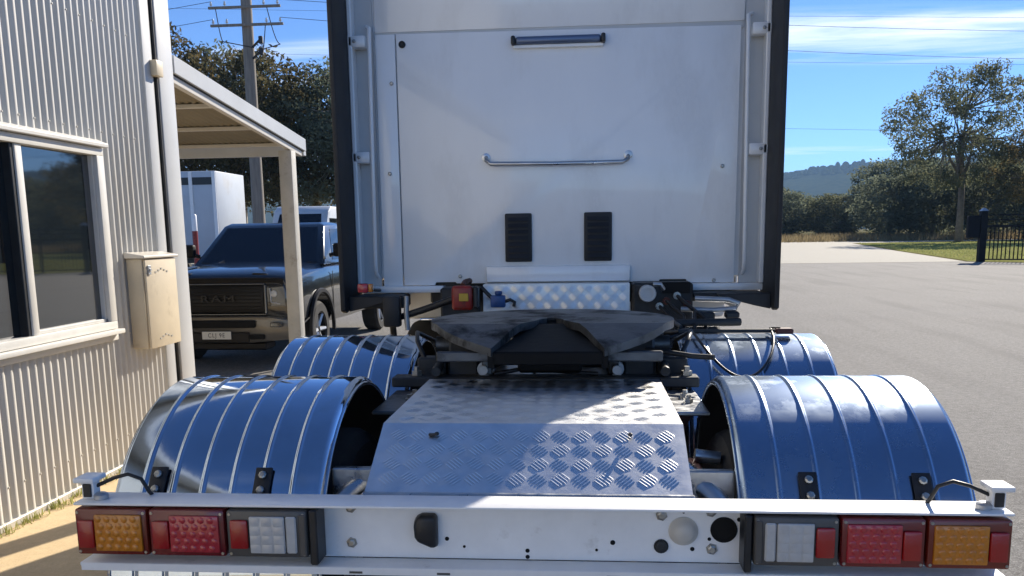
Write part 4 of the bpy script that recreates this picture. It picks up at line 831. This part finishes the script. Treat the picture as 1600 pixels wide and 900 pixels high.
# ---------------------------------------------------------------- trees
def leaves(rnd, clumps, per, size, name, m, droop=.35):
    vs = []; fs = []
    for c, r in clumps:
        c = Vector(c)
        for _ in range(int(per*(r**1.6))):
            while True:
                q = Vector((rnd.uniform(-1, 1), rnd.uniform(-1, 1), rnd.uniform(-1, 1)))
                if q.length < 1: break
            q = q*(.45+.55*q.length); p = c+Vector((q.x*r, q.y*r, q.z*r*.72))
            d = Vector((rnd.gauss(0, 1), rnd.gauss(0, 1), rnd.gauss(-droop*2, .8))).normalized()
            e = d.cross(Vector((rnd.gauss(0, 1), rnd.gauss(0, 1), rnd.gauss(0, 1)))).normalized()
            L = size*rnd.uniform(.6, 1.4); w = L*rnd.uniform(.28, .5); n = len(vs)
            vs += [p-d*L*.5, p+e*w*.5-d*L*.05, p+d*L*.5, p-e*w*.5+d*L*.05]; fs.append((n, n+1, n+2, n+3))
    me = bpy.data.meshes.new(name); me.from_pydata([tuple(v) for v in vs], [], fs); me.materials.append(MATS[m]); return me
def make_tree(rnd, h, spread, base, nclump, per, size, leafm, barkm, tr=.22, shape='dome', rr=(1.0, 1.9)):
    clumps = []; b = B(); lean = Vector((rnd.uniform(-.4, .4), rnd.uniform(-.4, .4), 0))
    fork = base*rnd.uniform(.75, 1.0)
    b.tube([Vector((0, 0, -.2)), Vector((0, 0, fork*.5))+lean*.4, Vector((0, 0, fork))+lean], [tr*1.35, tr, tr*.8], 9)
    tries = 0
    while len(clumps) < nclump and tries < 4000:
        tries += 1
        a = rnd.uniform(0, 2*math.pi); f = rnd.random()
        z = base*.85+(h-base*.85)*f; k = math.sin(math.pi*min(1, .18+.74*f)) if shape == 'dome' else (1-.55*f)
        rad = spread*k*math.sqrt(rnd.random()); r = rnd.uniform(*rr)
        if z+r*.7 > h+.2: z = h-r*.7
        c = Vector((rad*math.cos(a), rad*math.sin(a), z))
        if any((c-o_).length < .55*(r+q) for o_, q in clumps): continue
        clumps.append((c, r))
    limbs = [Vector((spread*.32*math.cos(t), spread*.32*math.sin(t), base+(h-base)*.32)) for t in [rnd.uniform(0, 6.28)+k*1.6 for k in range(4)]]+[Vector((lean.x*1.5, lean.y*1.5, base+(h-base)*.6))]
    for l in limbs: b.tube([Vector((0, 0, fork-.15))+lean, (Vector((0, 0, fork))+lean).lerp(l, .5)+Vector((rnd.uniform(-.3, .3), rnd.uniform(-.3, .3), -.2)), l], [tr*.6, tr*.42, tr*.28], 6)
    for c, r in clumps:
        l = min(limbs, key=lambda q: (q-c).length)
        b.tube([l, l.lerp(c, .55)+Vector((0, 0, -.25)), c], [tr*.22, tr*.15, tr*.06], 5)
    bm = b.bm; bmesh.ops.recalc_face_normals(bm, faces=bm.faces[:]); me = bpy.data.meshes.new('trunk'); bm.to_mesh(me); bm.free(); me.materials.append(MATS[barkm])
    me.polygons.foreach_set('use_smooth', [True]*len(me.polygons))
    return me, leaves(rnd, clumps, per, size, 'crown', leafm)
ORD = [a+b_ for a, b_ in zip(['']*40, 'first second third fourth fifth sixth seventh eighth ninth tenth eleventh twelfth thirteenth fourteenth fifteenth sixteenth seventeenth eighteenth nineteenth twentieth twenty-first twenty-second twenty-third twenty-fourth twenty-fifth twenty-sixth twenty-seventh twenty-eighth twenty-ninth thirtieth thirty-first thirty-second thirty-third thirty-fourth thirty-fifth'.split())]
def put_tree(meshes, name, loc, rz, sc, label, group=None):
    r = bpy.data.objects.new(name, None); COL.objects.link(r); r.location = loc; r.rotation_euler = (0, 0, rz); r.scale = sc if isinstance(sc, tuple) else (sc,)*3
    tag(r, label, 'tree', group)
    for n, me in zip(('trunk', 'crown'), meshes):
        o = bpy.data.objects.new(n, me); COL.objects.link(o); o.parent = r
    return r
rnd = random.Random(11)
hero = make_tree(random.Random(5), 18.8, 9.2, 7.4, 92, 112, .38, 'gum_leaf', 'bark', .34, rr=(.9, 2.1))
put_tree(hero, 'gum_tree', (41.6, 100, 0), 0.4, 1, 'tall open gum tree on the right, standing above the others')
side = make_tree(random.Random(8), 13, 4.6, 3.6, 40, 120, .40, 'gum_leaf_brown', 'bark', .26, rr=(1.1, 2.0))
put_tree(side, 'gum_tree', (46.5, 92, 0), 0, 1, 'brownish gum at the right edge in front of the tall gum')
talls = [make_tree(random.Random(20+k), 14.5, 4.6, 5.2, 56, 135, .34, ('gum_leaf_brown', 'gum_leaf_dark', 'gum_leaf_brown')[k], ('bark', 'bark_pale', 'bark')[k], .22, rr=(1.0, 1.9)) for k in range(3)]
for i, (x, y, h) in enumerate(((-39, 64, 15.5), (-34.5, 60, 15.8), (-31.2, 63, 15.2), (-27.8, 59, 16.0), (-24.6, 62, 15.4), (-21.7, 58, 13.9), (-18.8, 61, 13.6), (-15.6, 58, 13.2), (-12.4, 62, 13.2), (-8.5, 60, 12.6))):
    put_tree(talls[i % 3], 'gum_tree', (x, y, 0), rnd.uniform(0, 6.3), (1.05, 1.05, h/14.5), ['leftmost gum, behind the shed', 'gum tree behind the shed corner', 'second gum visible right of the shed corner', 'tallest brown-topped gum above the carport roof', 'gum directly left of the power pole', 'gum directly behind the power pole', 'gum just right of the power pole', 'brown-topped gum left of the truck cab', 'gum half hidden by the left edge of the cab', 'gum hidden behind the truck cab'][i], 'gums behind the carport')
bush = [make_tree(random.Random(40+k), 11.5, 4.4, 1.6, 44, 78, .50, ('gum_leaf_dark', 'gum_leaf', 'gum_leaf_dark')[k], 'bark', .2, rr=(1.2, 2.3)) for k in range(3)]
spots = []
x = -6.0
while x < 108:
    x += rnd.uniform(3.4, 4.8); hh = 7.8 if x < 44 else (10.2 if x < 48 else 12.0)
    spots.append((x, 148+rnd.uniform(-8, 8), hh*rnd.uniform(.88, 1.08)))
for i, (x, y, h) in enumerate(spots):
    put_tree(bush[i % 3], 'bushland_tree', (x, y, 0), rnd.uniform(0, 6.3), (1.15, 1.15, h/11.5), '%s tree from the left in the dark tree line beyond the dry grass' % ORD[i], 'tree line beyond the paddock')
for i, (x, y, h) in enumerate(((52, 118, 10.5), (57, 112, 10.8), (62.5, 116, 10.5), (69, 110, 11), (46.8, 122, 10.4), (42.5, 124, 9.0))):
    put_tree(bush[(i+1) % 3], 'bushland_tree', (x, y, 0), rnd.uniform(0, 6.3), (1.2, 1.2, h/11.5), ['dark bushy tree left of the tall gum trunk, nearer than the tree line', 'dark bushy tree straight behind the black gate post', 'dark bushy tree behind the black fence, towards the right edge', 'dark bushy tree at the far right, past the fence posts', 'dark bushy tree hugging the tall gum trunk', 'dark bushy tree left of all the others nearer than the tree line'][i], 'dark trees behind the gate')
# low scrub between the gum trunks behind the carport
# grass
def grass(name, n, area, h, m, label, seed, w=.03):
    r = random.Random(seed); vs = []; fs = []
    for _ in range(n):
        x, y = area(r); a = r.uniform(0, 6.28); hh = h*r.uniform(.5, 1.2); l = Vector((r.gauss(0, .3), r.gauss(0, .3), 1)).normalized()*hh; d = Vector((math.cos(a), math.sin(a), 0))*w*r.uniform(.7, 1.5); p = Vector((x, y, .01)); k = len(vs)
        vs += [tuple(p-d), tuple(p+d), tuple(p+l)]; fs.append((k, k+1, k+2))
    me = bpy.data.meshes.new(name); me.from_pydata(vs, [], fs); me.materials.append(MATS[m])
    o = link(name, me); tag(o, label, 'grass', None, 'stuff')
def a_dry(r): y = r.uniform(113, 150); return (r.uniform(-5, 105), y)
def a_weed(r):
    y = 3.2+4.0*r.random()
    return (WX+.03+abs(r.gauss(0, .035)), y+.12*math.sin(y*23))
grass('weeds', 700, a_weed, .055, 'green_grass', 'thin green weeds sprouting along the foot of the shed wall', 5, .004)
grass('dry_grass', 26000, a_dry, 1.1, 'dry_grass', 'tall dry brown grass in front of the tree line', 1, .06)
def a_grn(r):
    while True:
        y = r.uniform(43, 100); xl = 19.5+(y-45)*.205+(3 if y < 50 else 0)*0; x = r.uniform(xl, xl+45)
        if y > 44.5-(x-19)*.14: return (x, y)
grass('green_grass', 26000, a_grn, .10, 'green_grass', 'short green grass verge beside the pale gravel road', 2, .05)

# ---------------------------------------------------------------- haze
b = B().box(-4650, 4650, -450, 4700, -1, 250); hz = b.obj('haze', [], None); tag(hz, 'thin blue haze filling the air over the far hills', 'haze', None, 'stuff')
m = bpy.data.materials.new('haze_air'); m.use_nodes = True; N = m.node_tree.nodes; N.clear()
pv = N.new('ShaderNodeVolumePrincipled'); pv.inputs['Color'].default_value = (.42, .68, 1.0, 1); pv.inputs['Density'].default_value = .00017; pv.inputs['Anisotropy'].default_value = 0
ou = N.new('ShaderNodeOutputMaterial'); m.node_tree.links.new(pv.outputs[0], ou.inputs['Volume'])
hz.data.materials.append(m)
